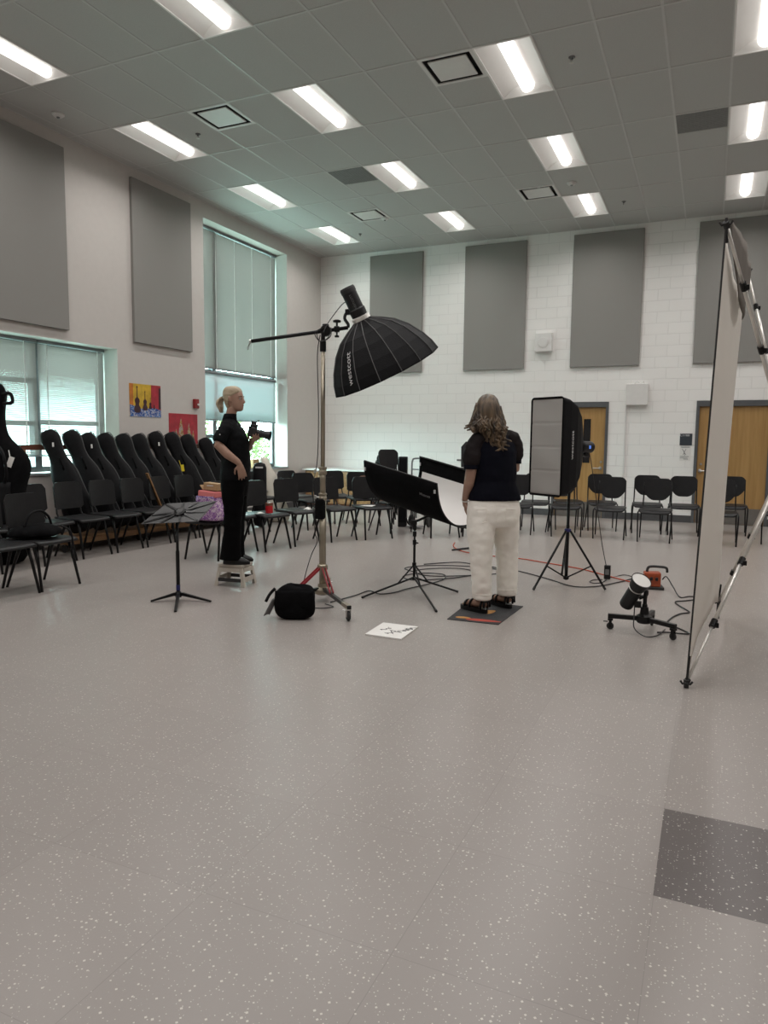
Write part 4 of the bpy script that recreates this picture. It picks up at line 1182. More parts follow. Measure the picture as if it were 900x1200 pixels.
t = thing('camera_backpack', 'black padded backpack with white print standing behind the photographer', 'bag', (-6.72, 9.90, 0))
b = B()
add_box(b, (-6.72, 9.90, 0.55), (0.22, 0.24, 1.06), rz=0.5, bev=0.09); obj('bag_body', b, 'blackcl2', t, smooth=True)
b = B(); add_box(b, (-6.655, 9.790, 1.00), (0.12, 0.004, 0.025), rz=0.5); obj('print', b, 'letter', t)
t = thing('parcel_box', 'brown cardboard box standing on the sill of the tall window', 'box', (-8.22, 11.90, 0.88))
b = B(); add_box(b, (-8.22, 11.95, 0.97), (0.16, 0.34, 0.18), bev=0.004); obj('carton', b, 'card', t)
b = B(); add_box(b, (-8.22, 11.95, 1.061), (0.162, 0.05, 0.002)); obj('tape_strip', b, 'tan', t)
hx, hy = -5.36, 10.97
t = thing('handbag', 'tan leather handbag standing on a rear chair left of the curved reflector', 'bag', (hx, hy, 0.487))
b = B()
def hb_(u, v):
    a = 2*math.pi*u; c, s = math.cos(a), math.sin(a); k = 1-0.35*v
    return (hx+0.13*k*math.copysign(abs(c)**0.6, c), hy+0.09*k*math.copysign(abs(s)**0.6, s), 0.488+0.24*v)
add_grid(b, hb_, 24, 8); vs = [b.verts.new(hb_(k/24, 0)) for k in range(24)]; b.faces.new(vs[::-1]); vs = [b.verts.new(hb_(k/24, 1)) for k in range(24)]; b.faces.new(vs); bmesh.ops.remove_doubles(b, verts=b.verts, dist=0.001); obj('bag_body', b, 'tan', t, smooth=True)
for s_ in (-0.04, 0.04):
    b = B(); add_tube(b, spline([(hx-0.07, hy+s_, 0.70), (hx-0.06, hy+s_, 0.80), (hx, hy+s_, 0.85), (hx+0.06, hy+s_, 0.80), (hx+0.07, hy+s_, 0.70)], 4), 0.009, 6); obj('handle', b, 'woodred', t, smooth=True)
# flat-back black cabinet loudspeaker and steel cart rail behind the pile
hx, hy = -4.44, 11.22
t = thing('hand_truck', 'grey steel hand truck rail standing behind the pile of chairs', 'cart', (hx, hy, 0))
b = B(); add_tube(b, spline([(hx-0.12, hy, 0.05), (hx-0.12, hy, 0.95), (hx-0.11, hy, 1.12), (hx-0.07, hy, 1.16), (hx+0.07, hy, 1.16), (hx+0.11, hy, 1.12), (hx+0.12, hy, 0.95), (hx+0.12, hy, 0.05)], 5), 0.014, 8); obj('rail', b, 'greyrub', t, smooth=True)
for z in (0.35, 0.7, 0.98):
    b = B(); add_tube(b, [(hx-0.12, hy, z), (hx+0.12, hy, z)], 0.010, 8); obj('crossbar', b, 'greyrub', t)
b = B(); add_box(b, (hx, hy-0.12, 0.03), (0.26, 0.24, 0.012)); obj('toe_plate', b, 'greyrub', t)
for x in (hx-0.16, hx+0.16):
    b = B(); add_lathe(b, [(0.09, -0.02), (0.10, -0.012), (0.10, 0.012), (0.09, 0.02)], (x, hy+0.10, 0.10), (1, 0, 0), 18); obj('wheel', b, 'rubber', t)
t = thing('floor_speaker', 'narrow black loudspeaker column standing behind the pile of chairs', 'speaker', (-4.72, 11.22, 0))
b = B(); add_box(b, (-4.72, 11.22, 0.595), (0.15, 0.20, 1.19), rz=0.35, bev=0.012); obj('cabinet', b, 'blackpl', t)
b = B(); add_box(b, (-4.683, 11.118, 0.62), (0.13, 0.012, 1.08), rz=0.35); obj('speaker_grille', b, 'blackcl2', t)

# ------------------------------------------------------------------ boom stand with big umbrella softbox
bx, by = -3.16, 5.65
t = thing('boom_stand', 'tall steel rolling stand with red braces carrying a black boom arm', 'light stand', (bx, by, 0))
b = B(); add_lathe(b, [(0.031, 0.06), (0.031, 0.97)], (bx, by, 0), n=16); obj('lower_tube', b, 'brass', t, smooth=True)
b = B(); add_lathe(b, [(0.026, 0.97), (0.026, 1.22)], (bx, by, 0), n=16); obj('middle_tube', b, 'brass', t, smooth=True)
b = B(); add_lathe(b, [(0.020, 1.20), (0.020, 2.30)], (bx, by, 0), n=16); obj('upper_tube', b, 'brass', t, smooth=True)
for z in (0.95, 1.185):
    b = B(); add_lathe(b, [(0.034, z-0.03), (0.038, z-0.025), (0.038, z), (0.033, z+0.006), (0.033, z+0.016), (0.038, z+0.022), (0.038, z+0.035), (0.03, z+0.04)], (bx, by, 0), n=16)
    obj('collar', b, 'brass', t)
    b = B(); add_tube(b, [(bx, by, z), (bx-0.055, by-0.02, z)], 0.008, 6); add_box(b, (bx-0.065, by-0.025, z), (0.022, 0.012, 0.035), bev=0.003); obj('lock_knob', b, 'steel', t)
b = B(); add_box(b, (bx-0.012, by-0.02, 0.845), (0.085, 0.075, 0.185), bev=0.015); obj('battery_pouch', b, 'blackcl', t)
b = B(); add_lathe(b, [(0.05, 0.06), (0.085, 0.075), (0.085, 0.11), (0.045, 0.13), (0.042, 0.16)], (bx, by, 0), n=18); obj('base_hub', b, 'brass', t)
b = B(); add_lathe(b, [(0.045, 0.29), (0.048, 0.30), (0.048, 0.33), (0.04, 0.34)], (bx, by, 0), n=16); obj('brace_collar', b, 'brass', t)
for a, ln in ((-45, 0.80), (112, 0.50), (246, 0.50)):
    d = V((math.cos(R(a)), math.sin(R(a)), 0)); s_ = V((-d.y, d.x, 0))
    p0 = V((bx, by, 0.115))+d*0.05; p1 = V((bx, by, 0.115))+d*ln
    lg = B(); add_box(lg, (p0+p1)/2, ((p1-p0).length, 0.034, 0.03), rz=R(a), bev=0.003); lo = obj('leg', lg, 'metalblk', t)
    e = B(); add_box(e, p1-d*0.09, (0.15, 0.036, 0.032), rz=R(a)); obj('leg_sleeve', e, 'brass', lo)
    for k in (-1, 1):
        r_ = B(); q0 = V((bx, by, 0.31))+d*0.035+s_*0.012*k; q1 = V((bx, by, 0.13))+d*0.30+s_*0.018*k
        m_ = (q0+q1)/2; dd_ = q1-q0; ang = math.atan2(-dd_.z, V((dd_.x, dd_.y, 0)).length)
        add_box(r_, m_, (dd_.length, 0.007, 0.022), rot=(Matrix.Rotation(R(a), 3, 'Z') @ Matrix.Rotation(ang, 3, 'Y'))); obj('brace', r_, 'red', t)
    w_ = B(); c_ = p1-d*0.03; add_lathe(w_, [(0.036, -0.012), (0.042, -0.007), (0.042, 0.007), (0.036, 0.012)], (c_.x, c_.y, 0.042), s_, 16); wo = obj('caster', w_, 'rubber', t)
    f_ = B()
    for k in (-1, 1): add_box(f_, (c_.x+s_.x*0.017*k, c_.y+s_.y*0.017*k, 0.065), (0.03, 0.004, 0.065), rz=R(a))
    add_box(f_, (c_.x, c_.y, 0.098), (0.035, 0.04, 0.008), rz=R(a)); obj('fork', f_, 'steel', wo)
    bk = B(); add_box(bk, V((c_.x, c_.y, 0.085))-s_*0.03-d*0.02, (0.05, 0.02, 0.008), rz=R(a)+0.2); obj('brake_tab', bk, 'white', wo)
b = B(); add_lathe(b, [(0.026, 2.24), (0.028, 2.25), (0.028, 2.33), (0.02, 2.34), (0.016, 2.42)], (bx, by, 0), n=14); obj('top_spigot', b, 'metalblk', t)
gp = V((bx+0.01, by+0.03, 2.425)); tip = V((-3.757, 5.412, 2.328)); d = (gp-tip).normalized(); end = gp+d*0.20
b = B(); add_tube(b, [tip, end], 0.0165, 12); obj('boom_arm', b, 'metalblk', t, smooth=True)
b = B(); add_tube(b, [tip-d*0.012, tip+d*0.004], 0.018, 12); add_tube(b, spline([tip, tip+V((-0.015, 0, -0.02)), tip+V((-0.03, 0, -0.06)), tip+V((-0.025, 0, -0.075))], 4), 0.004, 6); obj('boom_hook', b, 'steel', t)
b = B(); add_lathe(b, [(0.045, -0.03), (0.05, -0.02), (0.05, 0.02), (0.045, 0.03)], gp, (0.41, -0.907, 0), 16); add_box(b, gp+V((0, 0, 0.035)), (0.05, 0.05, 0.05), bev=0.01); obj('grip_head', b, 'metalblk', t)
b = B(); q = gp+d*0.10; add_box(b, q, (0.05, 0.05, 0.05), rz=0.4, bev=0.008); add_lathe(b, [(0.009, 0.02), (0.009, 0.055), (0.034, 0.06), (0.036, 0.075), (0.02, 0.082)], q, (0, 0, 1), 12); add_lathe(b, [(0.008, 0.0), (0.008, -0.05), (0.02, -0.055), (0.02, -0.07)], q, (0, 0, 1), 10); obj('boom_clamp', b, 'metalblk', t)
b = B()
for k in (0.0, 0.7): add_tube(b, spline([gp+V((0.02, -0.05, 0.03)), gp+V((-0.06-0.03*k, -0.05, -0.02)), gp+V((-0.02, -0.06, -0.10)), gp+V((0.06+0.02*k, -0.05, -0.06)), gp+V((0.075, -0.04, 0.02))], 5), 0.004, 5)
obj('cable_loop', b, 'cable', t)

# softbox dome
AX = V((0.318, 0.355, -0.874)).normalized(); A0 = V((-2.871, 5.834, 2.526))
e1 = (V((0.911, 0.413, 0.011)) - AX*AX.dot(V((0.911, 0.413, 0.011)))).normalized(); e2 = AX.cross(e1)
PROF = [(0.0, 0.075), (0.02, 0.11), (0.05, 0.170), (0.11, 0.270), (0.20, 0.360), (0.325, 0.445), (0.42, 0.490), (0.50, 0.512)]
def pr(h):
    for (h0, r0), (h1, r1) in zip(PROF, PROF[1:]):
        if h <= h1: return r0+(r1-r0)*(h-h0)/(h1-h0)
    return PROF[-1][1]
NR = 16
def dome(a, h, off=0.0):
    """a in ribs: flat gores between ribs"""
    k = math.floor(a); f = a-k; r_ = pr(h)+off
    p = lambda q: A0 + AX*h + (e1*math.cos(2*math.pi*(q+0.25)/NR)+e2*math.sin(2*math.pi*(q+0.25)/NR))*r_
    return p(k)*(1-f)+p(k+1)*f
t = thing('umbrella_softbox', 'large black ribbed umbrella softbox hanging from the boom, opening downward', 'softbox', A0)
hs = [0.0, 0.01, 0.02, 0.035, 0.05, 0.08, 0.11, 0.155, 0.20, 0.26, 0.325, 0.37, 0.42, 0.46, 0.50]
b = B(); rings = [[b.verts.new(dome(k/2, h)) for k in range(NR*2)] for h in hs]; skin(b, rings, True, False); obj('canopy', b, 'blackcl2', t)
b = B(); rings = [[b.verts.new(dome(k/2, h, -0.012)) for k in range(NR*2)] for h in hs]; skin(b, rings, True, False); obj('inner_lining', b, 'white', t)
b = B(); add_tube(b, [dome(k, 0.498, 0.0) for k in range(NR+1)], 0.006, 6, False); obj('rim_hem', b, 'blackcl', t)
for k in range(NR):
    b = B(); add_tube(b, [dome(k, h, 0.003) for h in hs], 0.0038, 5); obj('rib', b, 'trim', t)
b = B(); add_lathe(b, [(0.078, -0.035), (0.085, -0.03), (0.085, 0.0), (0.070, 0.006)], A0, AX, 24); obj('speed_ring', b, 'alu', t)
b = text_mesh('westcott', 0.075, 0.0005)
# wrap the lettering on one gore; a chosen so that it faces the room camera at the left side
AL = 5.42
xs = [v.co.x for v in b.verts]; hx_ = (min(xs)+max(xs))/2
for v in b.verts:
    h = 0.31 - (v.co.x-hx_)*0.95; r_ = pr(h)
    v.co = dome(AL + v.co.y/(r_*2*math.pi/NR), h, 0.004+v.co.z)
obj('lettering', b, 'letter', t)
b = B(); p = dome(13.3, 0.12, 0.004); add_lathe(b, [(0.009, 0), (0.009, 0.004)], p, (p-A0-AX*0.2).normalized(), 10); obj('snap_button', b, 'alu', t)

t = thing('flash_head', 'black cylindrical flash head on the boom behind the big umbrella softbox', 'studio flash', A0-AX*0.04)
b = B(); add_lathe(b, [(0.055, 0.037), (0.072, 0.040), (0.074, 0.10), (0.066, 0.11), (0.066, 0.29), (0.060, 0.305), (0.03, 0.308)], A0, -AX, 24); obj('body', b, 'blackpl', t)
b = B(); add_lathe(b, [(0.068, 0.255), (0.069, 0.258), (0.069, 0.29), (0.062, 0.306)], A0, -AX, 24); obj('end_cap', b, 'rubber', t)
b = B(); q = A0-AX*0.17; s_ = (V((0, 0, 0))-e1); 
vw = (V((0, 0, CAM_H))-q).normalized(); vw = (vw-AX*vw.dot(AX)).normalized(); sd = AX.cross(vw)
b.free(); b = text_mesh('WESTCOTT', 0.026, 0.0006); put(b, basis(-AX, vw.cross(-AX), vw, q+vw*0.0675)); obj('lettering', b, 'greyrub', t)
q = A0-AX*0.07
b = B(); add_tube(b, spline([q+sd*0.0-vw*0.0+V((-0.06, -0.02, -0.01)), q+V((-0.10, -0.03, 0.0)), q+V((-0.115, -0.04, -0.05)), end+V((0.0, 0.0, 0.03)), end], 4), 0.014, 8); add_box(b, q+V((-0.085, -0.03, 0.005)), (0.05, 0.035, 0.05), bev=0.006); obj('yoke', b, 'metalblk', t)
cable('power_cable', [A0-AX*0.20-e1*0.066, (-3.05, 5.76, 2.64), (-3.12, 5.68, 2.50), (bx+0.03, by-0.05, 2.40)], 0.004, 'cable', 'thin black cable running from the flash head down to the boom clamp')
cable('power_cable', [(bx+0.0, by-0.05, 2.38), (bx-0.045, by-0.02, 2.2), (bx-0.03, by-0.025, 1.7), (bx-0.045, by-0.02, 1.28), (bx-0.08, by-0.035, 1.05), (bx-0.06, by-0.04, 0.74), (bx-0.055, by-0.04, 0.62), (bx-0.03, by-0.045, 0.55), (bx-0.09, by-0.05, 0.42), (bx-0.15, by-0.06, 0.22), (bx-0.16, by-0.12, 0.02), (bx+0.08, by-0.30, 0.008), (bx+0.22, by-0.20, 0.008), (bx+0.1, by-0.13, 0.008)], 0.0045, 'cable', 'black cable hanging beside the tall steel stand pole to the floor')

# sandbag
sx, sy = -3.04, 4.98
t = thing('sandbag', 'black sandbag with a grey flap lying at the foot of the tall steel stand', 'sandbag', (sx, sy, 0))
b = B()
def sb(u, v):
    a = 2*math.pi*u; c, s = math.cos(a), math.sin(a); ph = math.pi*(v-0.5)
    k = max(0.0, math.cos(ph))**0.45
    x = 0.165*math.copysign(abs(c)**0.55, c)*k*(1+0.05*math.sin(5*a+8*v)); y = 0.085*math.copysign(abs(s)**0.7, s)*k
    z = 0.14+0.14*math.copysign(abs(math.sin(ph))**0.75, math.sin(ph))
    z += 0.012*math.sin(3*a+2)*(z/0.28)
    return (sx+x*0.911-y*0.413, sy+x*0.413+y*0.911, max(0.0, z))
add_grid(b, sb, 40, 18); bmesh.ops.remove_doubles(b, verts=b.verts, dist=0.001); obj('bag_body', b, 'blackcl', t, smooth=True)
b = B(); add_grid(b, lambda u, v: (sx+0.911*(-0.155+0.31*u)+0.413*(0.082+0.010*math.sin(math.pi*v)+0.006*math.sin(9*u)), sy+0.413*(-0.155+0.31*u)-0.911*(0.082+0.010*math.sin(math.pi*v)+0.006*math.sin(9*u)), 0.10+0.15*v), 16, 6, 0.010); obj('front_flap', b, 'blackcl', t, smooth=True)
b = B(); add_grid(b, lambda u, v: (sx-0.911*(0.165+0.07*v)+0.02*math.sin(3*u), sy-0.413*(0.165+0.07*v)-0.05+0.08*u, 0.17-0.14*v+0.01*math.sin(4*u)), 6, 6, 0.004); obj('label_flap', b, 'greyrub', t, smooth=True)
b = B(); add_tube(b, spline([(sx-0.15, sy-0.07, 0.25), (sx-0.19, sy-0.09, 0.20), (sx-0.22, sy-0.10, 0.14)], 4), 0.014, 6); obj('strap', b, 'blackcl2', t, smooth=True)

# ------------------------------------------------------------------ curved scoop reflector on its stand
ex, ey = -2.643, 6.601
t = thing('reflector_stand', 'black light stand carrying the curved scoop reflector', 'light stand', (ex, ey, 0))
b = B(); add_lathe(b, [(0.0125, 0.09), (0.0125, 0.46), (0.010, 0.47), (0.010, 0.62)], (ex, ey, 0), n=12); obj('pole', b, 'metalblk', t, smooth=True)
for z, a in ((0.455, 0), (0.54, 1.5)):
    b = B(); add_lathe(b, [(0.019, z-0.025), (0.019, z+0.025)], (ex, ey, 0), n=12); add_tube(b, [(ex, ey, z), (ex+0.05*math.cos(a), ey-0.05*math.cos(a)*0.3-0.02, z)], 0.008, 6); obj('collar', b, 'metalblk', t)
for z0_, z1_, nm_ in ((0.21, 0.25, 'brace_collar'), (0.08, 0.105, 'leg_hub')):
    b = B(); add_lathe(b, [(0.021, z0_), (0.021, z1_)], (ex, ey, 0), n=12); obj(nm_, b, 'metalblk', t)
for tp in ((-2.88, 5.90), (-2.07, 5.70), (-2.16, 6.55)):
    q = V((tp[0], tp[1], 0.010)); p = V((ex, ey, 0.10)); d = (q-p)
    b = B(); add_tube(b, [p, q], 0.010, 8); lo = obj('leg', b, 'metalblk', t)
    b = B(); add_tube(b, [q-d*0.025+V((0, 0, 0.0)), q], [0.012, 0.011], 8); obj('rubber_foot', b, 'rubber', lo)
    b = B(); add_tube(b, [V((ex, ey, 0.23)), p+d*0.33], 0.008, 6); obj('brace', b, 'metalblk', t)
b = B(); add_lathe(b, [(0.018, 0.58), (0.018, 0.64)], (ex, ey, 0), n=12); add_box(b, (ex-0.01, ey, 0.655), (0.06, 0.04, 0.05), bev=0.008); add_tube(b, spline([(ex, ey, 0.62), (ex-0.06, ey-0.02, 0.64), (ex-0.08, ey-0.03, 0.70)], 4), 0.008, 6); TB = b
PA, PB, PC, PD = V((-3.22, 6.627, 1.255)), V((-2.324, 6.349, 1.064)), V((-1.95, 6.93, 1.105)), V((-2.815, 7.146, 1.297))
dn = V((0.08, -0.02, -1)).normalized()
def scoop(u, v, off=0.0):
    """u along the length, v across from near lip over the bottom to the far lip"""
    n0 = PA*(1-u)+PB*u; f0 = PD*(1-u)+PC*u
    mid = (n0+f0)/2; hw = (f0-n0)/2
    a = math.pi*v
    dp = 0.45
    return mid - hw*math.cos(a)*(1.0) + dn*(dp*math.sin(a)**0.75) + (-dn*off*math.sin(a) + hw.normalized()*off*math.cos(a))
q = scoop(0.5, 0.5)+V((0, 0, -0.014)); add_tube(TB, [(ex, ey, 0.66), q.lerp(V((ex, ey, 0.66)), 0.4), q], 0.013, 8)
obj('tilt_bracket', TB, 'metalblk', t)
t = thing('curved_reflector', 'curved black scoop reflector with white inside, open at the top, beside the standing woman', 'reflector', scoop(0.55, 0.5))
b = B(); add_grid(b, lambda u, v: scoop(u, v, -0.004), 10, 28, 0.006); obj('black_shell', b, 'blackcl', t, smooth=True)
b = B(); add_grid(b, lambda u, v: scoop(0.045+0.91*u, 0.075+0.85*v, 0.006 + 0.004*math.sin(9*v+4*u)), 10, 28); obj('white_lining', b, 'scrim', t, smooth=True)
b = B()
lp = [scoop(0, k/28) for k in range(29)] + [scoop(k/8, 1) for k in range(1, 9)] + [scoop(1, 1-k/28) for k in range(1, 29)] + [scoop(1-k/8, 0) for k in range(1, 9)]
add_tube(b, lp, 0.009, 6, False); obj('edge_rod', b, 'metalblk', t)
for u, v in ((0.02, 0.03), (0.98, 0.03), (0.02, 0.97), (0.98, 0.97)):
    b = B(); p = scoop(u, v, -0.014 if v < 0.5 else 0.02); x_ = (PB-PA).normalized()
    add_box(b, p, (0.018, 0.012, 0.035), rz=R(-17)); obj('corner_tip', b, 'letter', t)
b = text_mesh('Westcott', 0.035, 0.0006); x_ = (PB-PA).normalized(); z_ = (V((0, 0, 1))-x_*x_.z).normalized(); put(b, basis(x_, z_, x_.cross(z_), scoop(0.84, 0.07, -0.016))); obj('lettering', b, 'greyrub', t)
b = B(); q = scoop(1.0, 0.56); add_tube(b, [q-x_*0.18+V((0, 0, -0.02)), q+x_*0.06+V((0, 0, -0.03))], 0.016, 6); obj('end_rod', b, 'metalblk', t)
b = B(); q = scoop(0.5, 0.5); add_tube(b, [scoop(0.02, 0.5)+V((0, 0, -0.012)), scoop(0.98, 0.5)+V((0, 0, -0.012))], 0.010, 8); obj('spine_rod', b, 'metalblk', t)

# ------------------------------------------------------------------ strip softbox on a stand
px_, py_ = -1.281, 7.40
t = thing('strip_stand', 'black tripod light stand with a blue collar under the grey strip softbox', 'light stand', (px_, py_, 0))
b = B(); add_lathe(b, [(0.0175, 0.06), (0.0175, 0.62), (0.015, 0.63), (0.015, 1.02), (0.012, 1.03), (0.012, 1.40)], (px_, py_, 0), n=14); obj('pole', b, 'metalblk', t, smooth=True)
b = B(); add_lathe(b, [(0.026, 0.555), (0.034, 0.56), (0.034, 0.585), (0.026, 0.59)], (px_, py_, 0), n=14); obj('collar', b, 'blue', t)
b = B(); add_lathe(b, [(0.026, 0.065), (0.03, 0.07), (0.03, 0.095), (0.02, 0.10)], (px_, py_, 0), n=14); obj('lower_hub', b, 'metalblk', t)
b = B(); add_lathe(b, [(0.023, 0.98), (0.023, 1.06)], (px_, py_, 0), n=12); add_tube(b, [(px_, py_, 1.02), (px_+0.05, py_-0.02, 1.02)], 0.008, 6); obj('lock_knob', b, 'metalblk', t)
for tp in ((-1.52, 6.97), (-0.875, 7.30), (-1.42, 7.93)):
    q = V((tp[0], tp[1], 0.012)); p = V((px_, py_, 0.565)); p = p+(V((q.x, q.y, p.z))-p).normalized()*0.03
    b = B(); add_tube(b, [p, q], 0.0115, 8); lo = obj('leg', b, 'metalblk', t)
    b = B(); add_tube(b, [q+(p-q)*0.05, q], 0.0135, 8); obj('rubber_foot', b, 'rubber', lo)
    b = B(); add_tube(b, [V((px_, py_, 0.08)), p.lerp(q, 0.60)], 0.008, 6); obj('brace', b, 'metalblk', t)
TLc, TRc, BRc, BLc = V((-1.679, 7.373, 1.905)), V((-1.318, 7.139, 1.905)), V((-1.318, 7.139, 0.930)), V((-1.679, 7.373, 0.930))
fx = (TRc-TLc).normalized(); fn = V((fx.y, -fx.x, 0)); fc = (TLc+BRc)/2; hw_, hh_ = (TRc-TLc).length/2, 0.4875
back = -fn
t = thing('strip_softbox', 'tall grey fronted strip softbox standing in front of the wooden door', 'softbox', fc)
def boxsec(d_, w_, h_): return [fc+back*d_+fx*x+V((0, 0, z)) for x, z in rounded(2*w_, 2*h_, min(w_, h_)*0.18, 4)]
b = B(); rings = []
for d_, s_w, s_h in ((0.0, 1.0, 1.0), (0.03, 1.0, 1.0), (0.12, 0.97, 0.965), (0.24, 0.86, 0.86), (0.34, 0.68, 0.66), (0.42, 0.44, 0.40), (0.455, 0.33, 0.16)):
    rings.append([b.verts.new(p) for p in boxsec(d_, hw_*s_w, hh_*s_h)])
skin(b, rings, True, False); obj('black_shell', b, 'blackcl2', t)
b = B(); add_grid(b, lambda u, v: fc+fx*((u-0.5)*2*(hw_-0.012))+V((0, 0, (v-0.5)*2*(hh_-0.014)))+fn*(0.002+0.004*math.sin(17*v+3*u)*math.sin(math.pi*u)-0.012*math.sin(math.pi*u)*math.sin(math.pi*v)-(0.004 if abs(((v*4) % 1)-0.02) < 0.022 else 0)), 16, 80); obj('front_diffuser', b, 'diff', t, smooth=True)
b = B(); q = [fc+fx*x+V((0, 0, z))+fn*0.004 for x, z in rounded(2*hw_, 2*hh_, 0.03, 4)]; add_tube(b, q+[q[0]], 0.008, 6, False); obj('front_edge', b, 'blackcl', t)
b = B(); c_ = fc+back*0.46; add_lathe(b, [(0.075, 0), (0.08, 0.006), (0.08, 0.028), (0.06, 0.032)], c_, back, 20); obj('speed_ring', b, 'metalblk', t)
b = text_mesh('westcott', 0.10, 0.0006)
xs = [v.co.x for v in b.verts]; xc = (min(xs)+max(xs))/2
for v in b.verts:
    z = (v.co.x-xc)*0.80
    dpt = 0.155 - v.co.y*0.55
    k = 0.97+(0.86-0.97)*(dpt-0.12)/0.12
    v.co = fc + back*dpt + fx*(hw_*k+0.004+v.co.z) + V((0, 0, z+0.02))
obj('lettering', b, 'letter', t)
hp = fc+back*0.49
t = thing('strip_flash_head', 'black flash head with a blue display behind the grey strip softbox', 'studio flash', hp)
b = B(); add_lathe(b, [(0.05, 0), (0.062, 0.01), (0.062, 0.15), (0.055, 0.165), (0.02, 0.168)], hp, back, 20); obj('body', b, 'blackpl', t)
b = B(); q = hp+back*0.08+fx*0.060; add_box(b, q, (0.026, 0.010, 0.034), rz=math.atan2(back.y, back.x), bev=0.002); obj('display', b, 'bluelite', t)
b = B(); add_box(b, hp+back*0.08+V((0, 0, -0.075)), (0.06, 0.05, 0.05), rz=math.atan2(back.y, back.x), bev=0.008); add_tube(b, [hp+back*0.08+V((0, 0, -0.09)), V((px_, py_, 1.36))], 0.014, 8); obj('yoke', b, 'metalblk', t)
cable('power_cable', [hp+back*0.14+V((0, 0, -0.05)), (-1.12, 7.78, 1.20), (-1.06, 7.83, 0.80), (-1.0, 7.87, 0.40), (-0.94, 7.89, 0.12)], 0.0045, 'cable', 'dark cord hanging from the strip softbox flash head to the power brick')
t = thing('power_brick', 'small black power brick hanging upright on the floor right of the strip stand', 'power adapter', (-0.935, 7.90, 0))
b = B(); add_box(b, (-0.935, 7.90, 0.085), (0.065, 0.045, 0.15), bev=0.006); obj('housing', b, 'blackpl', t)
b = B(); add_box(b, (-0.935, 7.8755, 0.09), (0.04, 0.002, 0.06)); obj('rating_label', b, 'greyrub', t)

# ------------------------------------------------------------------ low background light on casters
rx, ry = -0.40, 5.83
t = thing('floor_light_stand', 'very low black caster base carrying an upturned flash head near the white backdrop', 'light stand', (rx, ry, 0))
b = B(); add_lathe(b, [(0.05, 0.075), (0.06, 0.085), (0.06, 0.13), (0.035, 0.145), (0.028, 0.20)], (rx, ry, 0), n=16); obj('base_hub', b, 'metalblk', t)
b = B(); add_lathe(b, [(0.02, 0.14), (0.02, 0.22), (0.015, 0.225), (0.015, 0.275)], (rx, ry, 0), n=12); obj('post', b, 'metalblk', t)
for a, ln in ((186, 0.25), (-33, 0.26), (80, 0.25)):
    d = V((math.cos(R(a)), math.sin(R(a)), 0)); s_ = V((-d.y, d.x, 0)); c_ = V((rx, ry, 0))+d*ln
    b = B(); add_box(b, V((rx, ry, 0.108))+d*(ln/2+0.02), (ln, 0.034, 0.034), rz=R(a), bev=0.003); lo = obj('leg', b, 'metalblk', t)
    b = B(); add_lathe(b, [(0.024, -0.009), (0.028, -0.005), (0.028, 0.005), (0.024, 0.009)], (c_.x, c_.y, 0.028), s_, 14); wo = obj('caster', b, 'rubber', t)
    b = B()
    for k in (-1, 1): add_box(b, (c_.x+s_.x*0.013*k, c_.y+s_.y*0.013*k, 0.05), (0.022, 0.004, 0.06), rz=R(a))
    add_box(b, (c_.x, c_.y, 0.082), (0.04, 0.034, 0.016), rz=R(a)); obj('fork', b, 'metalblk', wo)
    b = B(); add_box(b, V((c_.x, c_.y, 0.062))+d*0.035, (0.035, 0.018, 0.006), rz=R(a)); obj('brake_tab', b, 'metalblk', wo)
h0, h1 = V((-0.545, 5.87, 0.19)), V((-0.425, 5.745, 0.425)); ha = (h1-h0).normalized(); L_ = (h1-h0).length
t = thing('floor_flash_head', 'black tubular flash head tilted upward with white lit face on the low caster base', 'studio flash', h0)
b = B(); add_lathe(b, [(0.02, 0), (0.05, 0.002), (0.054, 0.012), (0.054, L_*0.66), (0.05, L_*0.68)], h0, ha, 22); obj('body', b, 'blackpl', t)
b = B(); add_lathe(b, [(0.056, L_*0.65), (0.058, L_*0.655), (0.058, L_*0.675), (0.056, L_*0.68)], h0, ha, 22); obj('trim_ring', b, 'steel', t)
b = B(); add_lathe(b, [(0.055, L_*0.68), (0.062, L_*0.72), (0.078, L_*0.99), (0.078, L_), (0.074, L_), (0.06, L_*0.8)], h0, ha, 24, False); obj('reflector_dish', b, 'blackpl', t)
b = B(); add_lathe(b, [(0.074, L_*0.985), (0.03, L_*0.99), (0.001, L_*0.99)], h0, ha, 24, True); obj('diffuser_cap', b, 'white', t)
b = B(); q = h0+ha*(L_*0.42); add_tube(b, spline([q+V((0.05, 0.0, -0.02)), q+V((0.10, 0.02, 0.005)), (rx+0.005, ry+0.0, 0.33), (rx, ry, 0.27)], 4), 0.016, 8); add_box(b, q+V((0.045, 0.0, -0.07)), (0.05, 0.04, 0.05), bev=0.006); obj('yoke', b, 'metalblk', t)
cable('power_cable', [h0+ha*0.05+V((0.05, -0.01, -0.02)), (-0.47, 5.77, 0.13), (-0.46, 5.72, 0.05), (-0.38, 5.66, 0.012), (-0.30, 5.72, 0.01), (-0.25, 5.95, 0.01)], 0.0045, 'cable', 'short black cord trailing from the tilted floor flash head')

